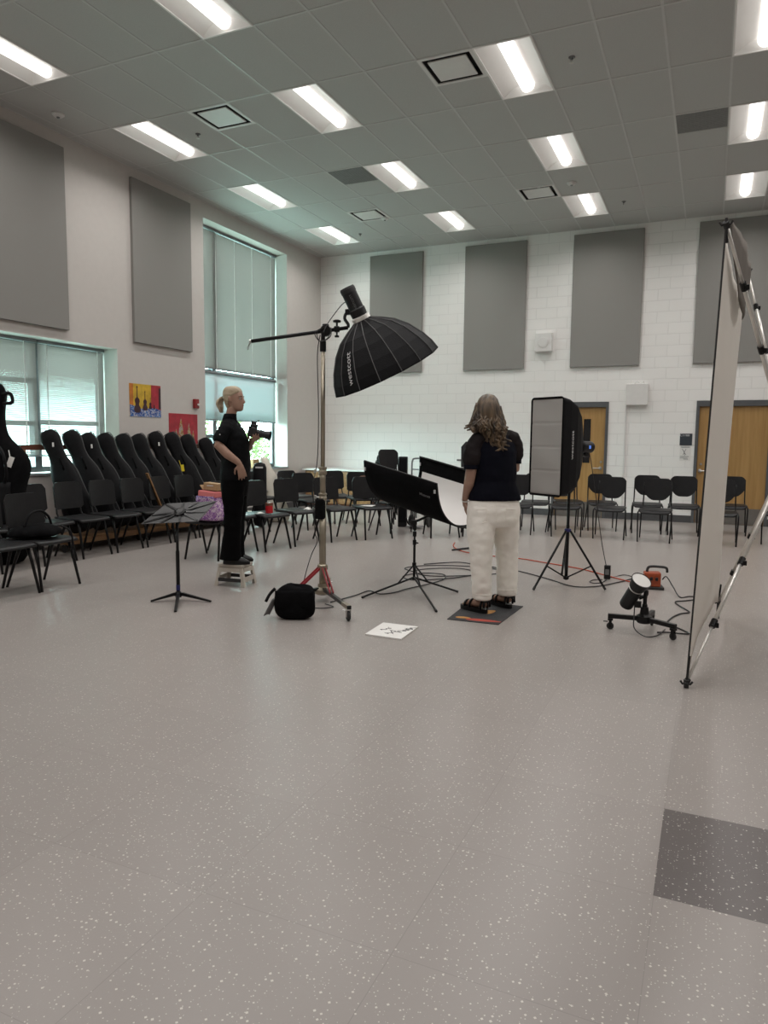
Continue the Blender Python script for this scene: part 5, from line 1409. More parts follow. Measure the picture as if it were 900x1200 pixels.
# orange junction box with leads
t = thing('outlet_box', 'orange power outlet box with black plugs on the floor behind the low flash head', 'outlet box', (-0.44, 7.66, 0))
b = B(); add_box(b, (-0.47, 7.66, 0.095), (0.16, 0.12, 0.15), rz=0.2, bev=0.014); obj('housing', b, 'orangebox', t)
b = B(); add_box(b, (-0.47, 7.66, 0.014), (0.22, 0.17, 0.028), rz=0.2, bev=0.006); obj('foot_plate', b, 'rubber', t)
for dx in (-0.05, 0.0, 0.05):
    b = B(); add_box(b, (-0.47+dx, 7.588+0.01*dx, 0.11), (0.026, 0.04, 0.03), bev=0.004); obj('plug', b, 'blackpl', t)
b = B(); add_tube(b, spline([(-0.52, 7.64, 0.17), (-0.50, 7.65, 0.22), (-0.40, 7.67, 0.225), (-0.34, 7.68, 0.215), (-0.33, 7.69, 0.17)], 5), 0.013, 8); obj('handle', b, 'rubber', t)

# ------------------------------------------------------------------ backdrop on an X frame, seen nearly edge-on
NB, NT = V((-0.058, 4.594, 0.03)), V((0.018, 4.612, 2.708)); FT, FB = V((0.211, 6.929, 2.925)), V((0.131, 6.583, 0.137)); HB = V((0.521, 5.852, 1.403))
t = thing('backdrop_frame', 'silver X shaped backdrop frame with black clamps at the right edge', 'backdrop stand', (NB.x, NB.y, 0))
for tipp in (NB, NT, FT, FB):
    d = (tipp-HB)
    b = B(); add_tube(b, [HB, HB+d*0.52], 0.0155, 12); ar = obj('arm', b, 'alu', t, smooth=True)
    b = B(); add_tube(b, [HB+d*0.50, HB+d*0.78], 0.0125, 12); obj('middle_tube', b, 'alu', ar, smooth=True)
    b = B(); add_tube(b, [HB+d*0.76, tipp], 0.0095, 12); obj('tip_tube', b, 'alu', ar, smooth=True)
    for f in (0.51, 0.77):
        b = B(); add_tube(b, [HB+d*(f-0.014), HB+d*(f+0.014)], 0.020, 10); p = HB+d*f; add_box(b, p+V((0.020, -0.010, -0.008)), (0.024, 0.013, 0.032), bev=0.003); obj('clamp', b, 'metalblk', t)
    b = B(); add_tube(b, [tipp-d*0.014, tipp+d*0.006], 0.018, 10); add_tube(b, [tipp+V((-0.034, 0, 0.010)), tipp+V((-0.022, 0, -0.008)), tipp, tipp+V((0.022, 0.0, -0.006)), tipp+V((0.034, 0, 0.012))], 0.007, 6); obj('corner_hook', b, 'rubber', t)
b = B(); add_tube(b, [NB+V((0, 0, -0.028)), NB+V((0, 0, 0.02))], [0.014, 0.018], 10); obj('foot', b, 'rubber', t)
b = B(); q = V((FB.x, FB.y, 0)); add_tube(b, [q, FB], [0.014, 0.012], 8); obj('foot', b, 'rubber', t)
b = B(); add_lathe(b, [(0.05, -0.04), (0.06, -0.03), (0.06, 0.03), (0.05, 0.04)], HB, (1, 0.1, 0), 16); obj('hub', b, 'metalblk', t)
def cloth(u, v, off=0.0):
    """u from the near edge to the far edge, v from bottom to top; edges sag between the corners"""
    p = (NB*(1-u)+FB*u)*(1-v)+(NT*(1-u)+FT*u)*v
    su, sv = 4*u*(1-u), 4*v*(1-v)
    c_ = (NB+NT+FT+FB)/4
    p = p + (V((0, 0, 1))*(0.14*su*(1-v)**2 - 0.26*su*v**3))
    p = p + V((0.02, 0.16, 0))*sv*((1-u)**3*0.10 - u**3*1.15)
    p = p + V((-1, 0.1, 0))*(0.012*math.sin(8*u+2*v)*su + 0.010*math.sin(20*u*v+6*u)*v*su*0.6 + off)
    return p
t2 = thing('backdrop', 'white grey fabric backdrop stretched upright, seen nearly edge-on at the right', 'backdrop', (NB.x, NB.y, 0.03))
b = B(); add_grid(b, lambda u, v: cloth(u, v), 28, 36, 0.004); obj('fabric', b, 'backdrop', t2, smooth=True)
b = B(); add_tube(b, [cloth(0, k/36) for k in range(37)], 0.006, 6); obj('edge_cord', b, 'rubber', t2)
b = B(); add_grid(b, lambda u, v: cloth(u, 1.0) + V((0.028+0.02*math.sin(math.pi*u), 0.0, 0.01)) + V((0.0, 0.0, 0.30*math.sin(math.pi*u)**0.8*v*0.9 - 0.22*math.sin(math.pi*u)*(1-v))), 24, 6, 0.004); obj('folded_hem', b, 'backdropd', t2, smooth=True)  # folded cloth; its shade is painted as a darker colour
for u, v, q in ((0, 1, NT), (1, 1, FT), (0, 0, NB), (1, 0, FB)):
    b = B(); p = cloth(u, v); add_tube(b, [p+V((0.0, 0, 0.03 if v else -0.02)), p, p+V((0.01, 0.03*(1-2*u), -0.10 if v else 0.16))], 0.008, 6); obj('corner_loop', b, 'rubber', t2)

# ------------------------------------------------------------------ floor pieces
t = thing('notice_board', 'white board with handwriting lying flat on the floor in front of the reflector', 'board', (-2.16, 4.96, 0))
CB = [(-2.303, 4.777), (-2.005, 4.770), (-2.022, 5.152), (-2.322, 5.148)]
b = B(); lo = [b.verts.new((x, y, 0.001)) for x, y in CB]; hi = [b.verts.new((x, y, 0.012)) for x, y in CB]; b.faces.new(lo[::-1]); b.faces.new(hi)
for k in range(4): b.faces.new((lo[k], lo[(k+1) % 4], hi[(k+1) % 4], hi[k]))
obj('panel', b, 'paper', t)
b = B(); rnd = random.Random(11)
def scrib(x, y, n, w_, h_, dirx, diry):
    pts = []
    for k in range(n):
        f = k/(n-1)
        pts.append((x+dirx[0]*w_*f+diry[0]*h_*rnd.uniform(-0.6, 0.6), y+dirx[1]*w_*f+diry[1]*h_*rnd.uniform(-0.6, 0.6), 0.0125))
    add_tube(b, pts, 0.0022, 4)
dx_, dy_ = (0.35, 0.94), (-0.94, 0.35)
scrib(-2.235, 4.93, 9, 0.10, 0.045, dx_, dy_); scrib(-2.17, 4.86, 12, 0.10, 0.06, dx_, dy_); scrib(-2.12, 4.87, 14, 0.22, 0.05, dx_, dy_); scrib(-2.08, 4.98, 10, 0.12, 0.05, dx_, dy_)
obj('handwriting', b, 'ink', t)
t = thing('floor_mat', 'square dark mat printed with orange and red marks under the standing woman', 'mat', (-1.69, 5.89, 0))
CM = [(-1.906, 5.511), (-1.478, 5.528), (-1.450, 6.254), (-1.940, 6.271)]
b = B(); lo = [b.verts.new((x, y, 0.0005)) for x, y in CM]; hi = [b.verts.new((x, y, 0.006)) for x, y in CM]; b.faces.new(lo[::-1]); b.faces.new(hi)
for k in range(4): b.faces.new((lo[k], lo[(k+1) % 4], hi[(k+1) % 4], hi[k]))
obj('rubber_sheet', b, 'mat_dark', t)
def foot_print(name, cx_, cy_, l_, w_, ang, mt):
    b = B(); out = []
    for k in range(20):
        a = 2*math.pi*k/20; x = l_/2*math.cos(a); y = w_/2*math.sin(a)*(1-0.35*math.cos(a+0.5)) 
        out.append(b.verts.new((cx_+x*math.cos(ang)-y*math.sin(ang), cy_+x*math.sin(ang)+y*math.cos(ang), 0.0068)))
    b.faces.new(out); obj(name, b, mt, t)
foot_print('orange_print', -1.80, 5.61, 0.13, 0.06, 0.1, 'print_or'); foot_print('red_print', -1.62, 5.59, 0.30, 0.07, 0.1, 'print_rd'); foot_print('orange_print', -1.66, 5.90, 0.16, 0.10, 1.2, 'print_or')

# ------------------------------------------------------------------ cables on the floor
Z = 0.008
def fl(*ps): return [(x, y, Z) for x, y in ps]
cable('floor_cable', fl((-3.05, 5.60), (-2.98, 5.95), (-2.95, 6.20), (-2.80, 6.12), (-2.70, 6.25), (-2.66, 6.45), (-2.55, 6.80), (-2.50, 7.10), (-2.60, 7.35), (-2.85, 7.30), (-2.95, 7.05), (-2.80, 6.90), (-2.62, 7.00)), 0.0055, 'cable', 'black cable running from the steel stand base under the reflector stand')
cable('floor_cable', fl((-2.62, 7.0), (-2.40, 7.25), (-2.28, 7.60), (-2.55, 7.78), (-2.86, 7.60), (-2.95, 7.35), (-2.70, 7.20), (-2.35, 7.40), (-2.05, 7.72), (-2.2, 7.95), (-2.6, 7.95), (-3.0, 7.75), (-3.12, 7.50), (-2.95, 7.35)), 0.0055, 'cable', 'black coiled cable lying on the floor behind the reflector stand')
cable('floor_cable', fl((-3.02, 7.85), (-2.75, 8.15), (-2.56, 8.16), (-2.10, 8.0), (-1.85, 7.90), (-1.48, 7.60), (-1.20, 7.35), (-0.98, 7.46), (-0.80, 7.80), (-0.70, 8.05), (-0.62, 8.20), (-0.52, 8.0), (-0.46, 7.80)), 0.006, 'cable', 'black cable crossing the floor behind the strip stand to the orange outlet box')
cable('floor_cable', [(-0.37, 7.66, 0.10), (-0.33, 7.60, 0.14), (-0.26, 7.50, 0.06), (-0.19, 7.30, Z), (-0.10, 7.38, Z), (0.02, 7.36, Z), (0.10, 7.30, Z)], 0.006, 'cable', 'black cable from the orange outlet box toward the white backdrop')
cable('floor_cable', fl((0.02, 7.33), (-0.13, 7.16), (-0.22, 7.06), (-0.17, 6.88), (-0.09, 6.68), (-0.16, 6.58), (-0.22, 6.40), (-0.24, 6.18), (-0.12, 6.00), (-0.08, 5.90), (-0.22, 5.88), (-0.30, 5.84)), 0.006, 'cable', 'wavy black cable on the floor between the low flash and the backdrop')
cable('floor_cable', fl((-0.935, 7.87), (-0.96, 7.70), (-1.02, 7.62), (-1.08, 7.66), (-1.06, 7.80), (-0.98, 7.86)), 0.005, 'cable', 'small loop of black cable below the power brick')
cable('floor_cable', [(-0.935, 7.93, 0.15), (-0.92, 8.05, Z), (-0.80, 8.25, Z), (-0.68, 8.15, Z), (-0.56, 7.90, Z), (-0.50, 7.74, 0.08)], 0.005, 'cable', 'thin black cable joining the power brick to the orange outlet box')
cable('extension_cord', fl((-3.28, 9.75), (-3.18, 9.40), (-2.95, 9.05), (-2.60, 8.85), (-2.10, 8.80), (-1.74, 8.64), (-1.30, 8.42), (-1.0, 8.15), (-0.75, 7.92), (-0.53, 7.72)), 0.0065, 'orange', 'thin orange extension cord running across the floor to the orange outlet box', 'cord')

# ------------------------------------------------------------------ people
from mathutils import noise
from mathutils.bvhtree import BVHTree
VR = V((0.911, 0.413, 0)).normalized(); VY = V((-VR.y, VR.x, 0))

def add_head(bm, c, ang, h=0.228, wd=1.0):
    """head with face; c = point under the chin-skull axis at chin height, facing angle ang (0 = +y)"""
    secs = [(0.00, 0.052, 0.022, 0.022), (0.05, 0.046, 0.038, 0.044), (0.13, 0.036, 0.050, 0.060), (0.24, 0.020, 0.060, 0.078), (0.36, 0.010, 0.066, 0.088), (0.48, 0.002, 0.070, 0.094),
            (0.60, -0.004, 0.074, 0.099), (0.72, -0.008, 0.073, 0.098), (0.83, -0.010, 0.065, 0.088), (0.92, -0.012, 0.048, 0.066), (0.98, -0.012, 0.025, 0.036), (1.0, -0.012, 0.006, 0.01)]
    rt_ = Matrix.Rotation(ang, 3, 'Z')
    rings = []
    for z, y, rx_, ry_ in secs:
        rings.append([bm.verts.new(c + rt_ @ V((rx_*wd*math.cos(2*math.pi*k/24), y+ry_*math.sin(2*math.pi*k/24), z*h))) for k in range(24)])
    skin(bm, rings)
    T = lambda p: c + rt_ @ V((p[0], p[1], p[2]*h))
    add_tube(bm, [T((0, 0.092, 0.56)), T((0, 0.102, 0.46)), T((0, 0.114, 0.375)), T((0, 0.100, 0.345))], [0.007, 0.009, 0.0125, 0.010], 8)
    for s in (-1, 1):
        add_tube(bm, [T((s*0.008, 0.098, 0.36)), T((s*0.013, 0.096, 0.35))], 0.008, 6)
        add_tube(bm, [T((s*0.070, -0.006, 0.60)), T((s*0.078, -0.014, 0.56)), T((s*0.079, -0.014, 0.47)), T((s*0.070, -0.004, 0.38))], [0.009, 0.013, 0.012, 0.008], 8)
        add_tube(bm, [T((s*0.012, 0.090, 0.565)), T((s*0.050, 0.076, 0.575))], 0.008, 6)       # brow ridge
    add_tube(bm, [T((-0.020, 0.086, 0.235)), T((0, 0.094, 0.240)), T((0.020, 0.086, 0.235))], [0.006, 0.0085, 0.006], 6)
    add_tube(bm, [T((0, 0.080, 0.06)), T((0, 0.076, 0.12))], 0.014, 8)
    return T

def add_hand(bm, w_, d, n, side, curl=0.5, spread=1.0, sc=1.0):
    """hand at wrist w_, fingers along d, palm facing n, thumb on the side given by sign"""
    d = d.normalized(); n = (n-d*n.dot(d)).normalized(); s = d.cross(n)*side
    add_tube(bm, [w_-d*0.02, w_+d*0.02, w_+d*0.05], [0.024*sc, 0.024*sc, 0.022*sc], 10)
    L = [0.068, 0.076, 0.071, 0.056]
    for i in range(4):
        off = (1.5-i)
        kn = w_ + d*(0.092-0.004*abs(off-0.5))*sc + s*off*0.0205*sc
        add_tube(bm, [w_+d*0.012+s*off*0.011*sc, kn], [0.014*sc, 0.0118*sc], 8)
        p = kn; dr = (d + s*off*0.10*spread).normalized(); r_ = 0.0088*sc
        pts = [kn-dr*0.012, kn]
        for f in (0.45, 0.32, 0.24):
            ax = (n-dr*n.dot(dr)).normalized()
            a = curl*(0.55 if f == 0.45 else 0.75)
            dr = (dr*math.cos(a)+ax*math.sin(a)).normalized()
            p = p+dr*L[i]*f*1.05*sc; pts.append(p)
        add_tube(bm, pts, [0.0108*sc, 0.0098*sc, 0.0088*sc, 0.0080*sc, 0.0066*sc], 8)
    t0 = w_+d*0.018*sc+s*0.018*sc
    t1 = t0 + (d*0.5+s*0.75+n*0.3).normalized()*0.042*sc
    t2 = t1 + (d*0.85+s*0.30+n*0.4).normalized()*0.034*sc
    t3 = t2 + (d*0.95+s*0.05+n*0.4).normalized()*0.026*sc
    add_tube(bm, [t0, t1, t2, t3], [0.0145*sc, 0.0125*sc, 0.0105*sc, 0.0085*sc], 8)

def wrinkle(o, amp, fr, seed, lo=-9, hi=9):
    me = o.data; ns = [v.normal.copy() for v in me.vertices]
    for v, n_ in zip(me.vertices, ns):
        if lo < v.co.z < hi:
            p = v.co
            a = noise.noise(V((p.x*fr+seed, p.y*fr, p.z*fr*1.6)))+0.5*noise.noise(V((p.x*fr*2.3, p.y*fr*2.3+seed, p.z*fr*3.0)))
            v.co = p + n_*a*amp
    me.update()

class Fig:
    """a figure laid out in a view-aligned frame: X right, Y away, Z up, about base G"""
    def __init__(self, G): self.G = V(G)
    def __call__(self, x, y, z): return self.G + VR*x + VY*y + V((0, 0, z-self.G.z))
    def loft(self, bm, secs, n=24, turn=0.0):
        rings = []
        for x, y, z, rx_, ry_ in secs:
            rg = []
            for k in range(n):
                a = 2*math.pi*k/n; u, v = rx_*math.cos(a), ry_*math.sin(a)
                rg.append(bm.verts.new(self(x+u*math.cos(turn)-v*math.sin(turn), y+u*math.sin(turn)+v*math.cos(turn), z)))
            rings.append(rg)
        skin(bm, rings)
    def tube(self, bm, pts, r, n=14, sub=0):
        P = [self(*p) for p in pts]
        add_tube(bm, P, r, n)
    def build(self, name, bm, mt, root, vox, it=6, wr=None):
        o = obj(name, bm, mt, root, smooth=True)
        bake(o, ('REMESH', dict(mode='VOXEL', voxel_size=vox, use_smooth_shade=True)), ('SMOOTH', dict(iterations=it, factor=0.5)))
        if wr: wrinkle(o, *wr)
        return o

def drape(o, F, paths, r, push=0.002, n=5):
    """tubes laid on the camera-facing side of o; paths are lists of (x, z) in the figure frame"""
    me = o.data; off = OFF[o.name]
    tr = BVHTree.FromPolygons([v.co+off for v in me.vertices], [p.vertices[:] for p in me.polygons])
    b = B()
    for path in paths:
        pts = []
        for (x0, z0), (x1, z1) in zip(path, path[1:]):
            for k in range(6): pts.append((x0+(x1-x0)*k/6, z0+(z1-z0)*k/6))
        pts.append(path[-1]); P = []
        for x, z in pts:
            hit, nn, _, _ = tr.ray_cast(F(x, -0.8, z), VY)
            if hit is not None: P.append(hit-VY*push)
        if len(P) > 1: add_tube(b, P, r, n)
    return b

# ---- the standing woman, seen from behind
F = Fig((-1.68, 6.0, 0))
t = thing('person', 'woman seen from behind, wavy brown hair, navy top, white trousers', 'person', F.G)
TU = R(25)
ca, sa = math.cos(TU), math.sin(TU)
lat = lambda s, f=0.0: (s*ca-f*sa, s*sa+f*ca)          # sideways s, forward f -> X, Y
b = B()
F.loft(b, [(0.0, 0.0, 0.78, 0.20, 0.13), (0.005, 0.0, 0.90, 0.21, 0.135), (0.005, 0.0, 1.08, 0.175, 0.11), (0.0, 0.0, 1.25, 0.175, 0.115), (-0.005, 0.0, 1.40, 0.18, 0.11), (-0.01, 0.0, 1.49, 0.155, 0.08), (-0.02, 0.0, 1.545, 0.09, 0.06), (-0.035, 0.0, 1.60, 0.056, 0.058), (-0.05, 0.005, 1.68, 0.054, 0.056)], turn=TU)
hc = F(-0.062, 0.0, 1.615)
vrot = math.atan2(VR.y, VR.x)
T = add_head(b, hc, vrot+R(28))
# legs and feet
for (kx, ky), (ax_, ay), (hx1, hy1), (tx, ty), s0 in (((-0.095, -0.095), (-0.085, -0.105), (-0.068, -0.145), (-0.225, 0.045), -1), ((0.135, 0.085), (0.155, 0.085), (0.175, 0.045), (0.045, 0.255), 1)):
    F.tube(b, [lat(s0*0.105)+(0.80,), (kx, ky, 0.50), (ax_*0.5+kx*0.5, ay-0.01, 0.33), (ax_, ay, 0.12), (ax_, ay, 0.07)], [0.095, 0.062, 0.060, 0.038, 0.036])
    F.tube(b, [(hx1, hy1, 0.075), (ax_, ay, 0.085), (ax_*0.45+tx*0.55, ay*0.45+ty*0.55, 0.070), (ax_*0.2+tx*0.8, ay*0.2+ty*0.8, 0.060)], [0.026, 0.036, 0.034, 0.026], 12)
    d = V((tx-hx1, ty-hy1, 0)).normalized(); sd_ = V((-d.y, d.x, 0))
    for k in range(5):
        o_ = (k-2)*0.018; q = V((tx, ty, 0.056))-d*0.045+sd_*o_; q2 = q+d*(0.045-0.006*abs(k-1.5))-V((0, 0, 0.004))
        F.tube(b, [tuple(q), tuple(q2)], [0.0105, 0.009], 8)
# left arm hanging, right arm bent forward
SL = lat(-0.185, 0.0); 
F.tube(b, [SL+(1.475,), (-0.205, -0.095, 1.36), (-0.208, -0.105, 1.22), (-0.222, -0.080, 1.10), (-0.242, -0.02, 0.975)], [0.050, 0.052, 0.047, 0.044, 0.030])
add_hand(b, F(-0.243, -0.005, 0.955), VR*0.12+VY*0.50+V((0, 0, -0.86)), VR*0.95, 1, 0.55)
SR = lat(0.185, 0.0)
F.tube(b, [SR+(1.470,), (0.190, 0.10, 1.36), (0.198, 0.115, 1.235), (0.15, 0.24, 1.20), (0.06, 0.34, 1.21)], [0.048, 0.050, 0.046, 0.040, 0.030])
add_hand(b, F(0.045, 0.355, 1.212), VR*-0.8+VY*0.5+V((0, 0, 0.2)), V((0, 0, 1)), 1, 0.7)
body = F.build('body', b, 'skin', t, 0.0065, 4)
for s in (-1, 1):
    b = B(); bmesh.ops.create_uvsphere(b, u_segments=12, v_segments=8, radius=0.0125, matrix=Matrix.Translation(T((s*0.031, 0.077, 0.515)))); e_ = obj('eye', b, 'eye', t, smooth=True)
    b = B(); bmesh.ops.create_uvsphere(b, u_segments=10, v_segments=6, radius=0.006, matrix=Matrix.Translation(T((s*0.031, 0.085, 0.515)))); obj('iris', b, 'iris', e_, smooth=True)
    b = B(); add_tube(b, [T((s*0.014, 0.094, 0.60)), T((s*0.034, 0.090, 0.615)), T((s*0.052, 0.076, 0.60))], 0.0035, 6); obj('eyebrow', b, 'brow', t)
b = B(); add_tube(b, [T((-0.024, 0.086, 0.232)), T((0, 0.099, 0.238)), T((0.024, 0.086, 0.232))], [0.003, 0.006, 0.003], 6); obj('lips', b, 'lip', t, smooth=True)
# navy top with puffed sheer sleeves
b = B()
F.loft(b, [(0.012, 0.0, 0.965, 0.250, 0.172), (0.010, 0.0, 1.02, 0.238, 0.160), (0.006, 0.0, 1.12, 0.210, 0.142), (0.004, 0.0, 1.25, 0.208, 0.145), (0.0, 0.0, 1.38, 0.212, 0.140), (-0.006, 0.0, 1.46, 0.200, 0.115), (-0.012, 0.0, 1.515, 0.155, 0.088), (-0.018, 0.0, 1.55, 0.100, 0.072), (-0.022, 0.0, 1.565, 0.075, 0.064)], turn=TU)
top = F.build('top', b, 'navy', t, 0.011, 5, (0.006, 7, 1.0))
for s_, P_, R_ in ((-1, [lat(-0.120, 0.0)+(1.515,), lat(-0.165, -0.01)+(1.485,), (-0.188, -0.085, 1.41), (-0.200, -0.10, 1.34), (-0.208, -0.105, 1.285), (-0.208, -0.105, 1.262)], [0.055, 0.070, 0.077, 0.080, 0.074, 0.060]),
                   (1, [lat(0.115, 0.0)+(1.525,), lat(0.165, 0.0)+(1.495,), (0.178, 0.09, 1.43), (0.186, 0.10, 1.385), (0.196, 0.115, 1.33), (0.198, 0.118, 1.305)], [0.058, 0.078, 0.084, 0.084, 0.074, 0.058])):
    b = B(); F.tube(b, P_, R_, 18); sl = F.build('sleeve', b, 'sheer', t, 0.010, 4, (0.005, 14, 2.0+s_))
    q = P_[-1]; b = B(); F.tube(b, [(q[0], q[1], q[2]-0.028), (q[0], q[1], q[2]-0.022), (q[0], q[1], q[2]+0.016)], [0.0625 if s_ < 0 else 0.058]*3, 20); obj('sleeve_band', b, 'navy', sl, smooth=True)
# white trousers
b = B()
F.loft(b, [(0.006, 0.0, 0.74, 0.225, 0.15), (0.006, 0.0, 0.80, 0.250, 0.172), (0.006, 0.0, 0.88, 0.252, 0.174), (0.008, 0.0, 0.95, 0.240, 0.162), (0.010, 0.0, 1.0, 0.228, 0.150)], turn=TU)
F.loft(b, [(-0.088, -0.105, 0.118, 0.084, 0.098), (-0.092, -0.104, 0.20, 0.085, 0.100), (-0.105, -0.098, 0.42, 0.091, 0.108), (-0.106, -0.090, 0.55, 0.100, 0.118), (-0.108, -0.066, 0.70, 0.122, 0.140), (-0.112, -0.05, 0.82, 0.118, 0.140)], 24)
F.loft(b, [(0.158, 0.085, 0.118, 0.090, 0.100), (0.157, 0.086, 0.20, 0.091, 0.102), (0.148, 0.085, 0.42, 0.094, 0.110), (0.140, 0.080, 0.55, 0.101, 0.120), (0.126, 0.064, 0.70, 0.120, 0.138), (0.118, 0.05, 0.82, 0.122, 0.140)], 24)
tr = F.build('trousers', b, 'trousers', t, 0.0115, 5, (0.0065, 9, 4.0, 0.12, 0.93))
b = drape(tr, F, [[(0.004, 0.98), (0.006, 0.80)], [(-0.17, 0.90), (-0.08, 0.905), (-0.075, 0.80), (-0.12, 0.785)], [(0.08, 0.905), (0.18, 0.895)], [(0.08, 0.905), (0.085, 0.80)], [(-0.16, 0.175), (0.01, 0.17)], [(0.07, 0.175), (0.245, 0.18)]], 0.0028); obj('seams', b, 'trousers', tr)
# sandals
for (hx1, hy1), (tx, ty) in (((-0.060, -0.155), (-0.238, 0.058)), ((0.182, 0.035), (0.038, 0.268))):
    hb, tb = V((hx1, hy1, 0)), V((tx, ty, 0)); d = (tb-hb).normalized(); sd_ = V((-d.y, d.x, 0)); ln = (tb-hb).length
    b = B(); out = []
    for k in range(24):
        a = 2*math.pi*k/24; c, s = math.cos(a), math.sin(a)
        u = ln/2+(ln/2+0.012)*math.copysign(abs(c)**0.8, c); wv_ = (0.040+0.010*(u/ln))*math.copysign(abs(s)**0.8, s)
        out.append((u, wv_))
    lo = [b.verts.new(F(*(hb+d*u+sd_*v_+V((0, 0, 0.0065))))) for u, v_ in out]; hi = [b.verts.new(F(*(hb+d*u+sd_*v_*1.03+V((0, 0, 0.042))))) for u, v_ in out]
    b.faces.new(lo[::-1]); b.faces.new(hi)
    for k in range(24): b.faces.new((lo[k], lo[(k+1) % 24], hi[(k+1) % 24], hi[k]))
    so = obj('sandal', b, 'leather', t)
    for u, hgt in ((0.09, 0.125), (0.55, 0.105), (0.76, 0.088)):
        b = B(); pts = []
        for k in range(9):
            a = math.pi*k/8; pts.append(F(*(hb+d*(ln*u)+sd_*0.046*math.cos(a)+V((0, 0, 0.040+(hgt-0.040)*math.sin(a)**0.7)))))
        add_tube(b, pts, 0.010, 6); obj('strap', b, 'leather', so, smooth=True)
    b = B(); add_tube(b, [F(*(hb-d*0.008+sd_*x+V((0, 0, z)))) for x, z in ((-0.038, 0.06), (-0.035, 0.11), (0.035, 0.11), (0.038, 0.06))], 0.011, 6); obj('heel_strap', b, 'leather', so, smooth=True)
b = B(); q = F(-0.2405, -0.012, 0.965); add_lathe(b, [(0.034, -0.006), (0.036, 0), (0.034, 0.006)], q, VR*0.1+VY*0.45+V((0, 0, -0.88)), 18, False); obj('bracelet', b, 'alu', t)
# long wavy hair
b = B()
F.loft(b, [(-0.066, -0.012, 1.868, 0.018, 0.02), (-0.066, -0.012, 1.855, 0.052, 0.06), (-0.067, -0.015, 1.825, 0.080, 0.095), (-0.068, -0.020, 1.775, 0.100, 0.112), (-0.070, -0.030, 1.72, 0.114, 0.115), (-0.070, -0.040, 1.66, 0.128, 0.108), (-0.064, -0.050, 1.60, 0.138, 0.090), (-0.050, -0.060, 1.55, 0.120, 0.065), (-0.030, -0.075, 1.51, 0.075, 0.045)], 26)
rnd = random.Random(5)
for k in range(130):
    a = R(rnd.uniform(150, 395)) if k < 100 else R(rnd.uniform(185, 300))
    c, s = math.cos(a), math.sin(a)
    right = c > -0.15
    zend = rnd.uniform(1.535, 1.60) if not right else rnd.uniform(1.42, 1.56)
    if k >= 100: zend = rnd.uniform(1.38, 1.50)
    z0 = rnd.uniform(1.66, 1.79); pts = []; n = 16
    ph, am = rnd.uniform(0, 6.3), rnd.uniform(0.008, 0.018)
    for i in range(n+1):
        f = i/n; z = z0+(zend-z0)*f
        w_ = 0.080+0.055*min(1, (1.86-z)/0.25)
        cx_, cy_ = -0.067, -0.02-0.035*f
        if k >= 100: cx_ = -0.067+0.085*f; w_ *= (1-0.50*f); 
        elif z < 1.58: w_ *= 1-0.5*(1.58-z)/0.2
        x = cx_ + w_*c*1.02; y = cy_ + w_*s*0.85
        if z < 1.58: y = min(y, -0.088-0.035*f)
        x += am*f*1.6*math.sin(ph+11*f); y -= am*f*abs(math.cos(ph+11*f))*0.7
        pts.append(F(x, y, z))
    add_tube(b, pts, [0.0105*(1-0.15*i/n)*(0.6 if i == n else 1) for i in range(n+1)], 6)
# curled tips
for x, z, s in ((-0.225, 1.575, -1), (-0.215, 1.595, -1), (-0.20, 1.56, -1), (0.055, 1.585, 1), (0.04, 1.40, 1), (0.06, 1.43, 1), (0.02, 1.385, -1), (0.075, 1.47, 1)):
    pts = [F(x-s*(0.06-0.012*i) + s*0.018*math.sin(i*1.1), -0.075 if z > 1.5 else -0.135, z+0.09-0.0125*i-0.008*math.cos(i*1.1)) for i in range(9)]
    add_tube(b, pts, [0.013, 0.013, 0.013, 0.012, 0.012, 0.011, 0.010, 0.008, 0.004], 6)
obj('hair', b, 'hairb', t, smooth=True)

# ---- the step stool and the photographer on it
s0 = (-4.31, 5.91, 0)
t = thing('step_stool', 'small off-white folding step stool under the photographer', 'step stool', s0)
ang = R(8)
def sp(x, y, z): return V((s0[0]+x*math.cos(ang)-y*math.sin(ang), s0[1]+x*math.sin(ang)+y*math.cos(ang), z))
b = B(); ol = rounded(0.285, 0.245, 0.03, 4); mtx = Matrix.Translation(sp(0, 0, 0.197)) @ Matrix.Rotation(ang, 4, 'Z'); add_plate(b, ol, 0.023, mtx); obj('top_board', b, 'offwhite', t)
b = B(); add_plate(b, rounded(0.265, 0.225, 0.025, 4), 0.012, Matrix.Translation(sp(0, 0, 0.186)) @ Matrix.Rotation(ang, 4, 'Z')); obj('top_rim', b, 'offwhite', t)
for sx_ in (-1, 1):
    for sy_ in (-1, 1):
        b = B(); rings = []
        for z, ex_, ey_, w_ in ((0.0, 0.168, 0.138, 0.040), (0.09, 0.152, 0.126, 0.036), (0.19, 0.134, 0.114, 0.034)):
            rings.append([b.verts.new(sp(sx_*(ex_-dx), sy_*(ey_-dy), z)) for dx, dy in ((0, 0), (w_, 0), (w_, 0.012), (0.012, 0.012), (0.012, w_), (0, w_))])
        skin(b, rings); obj('leg', b, 'offwhite', t)
for sx_ in (-1, 1):
    b = B(); p0, p1 = sp(sx_*0.150, -0.10, 0.07), sp(sx_*0.150, 0.10, 0.07); add_box(b, (p0+p1)/2, (0.012, 0.20, 0.045), rz=ang); obj('side_rail', b, 'offwhite', t)
    b = B(); add_box(b, sp(sx_*0.138, 0, 0.165), (0.012, 0.19, 0.045), rz=ang); obj('side_apron', b, 'offwhite', t)
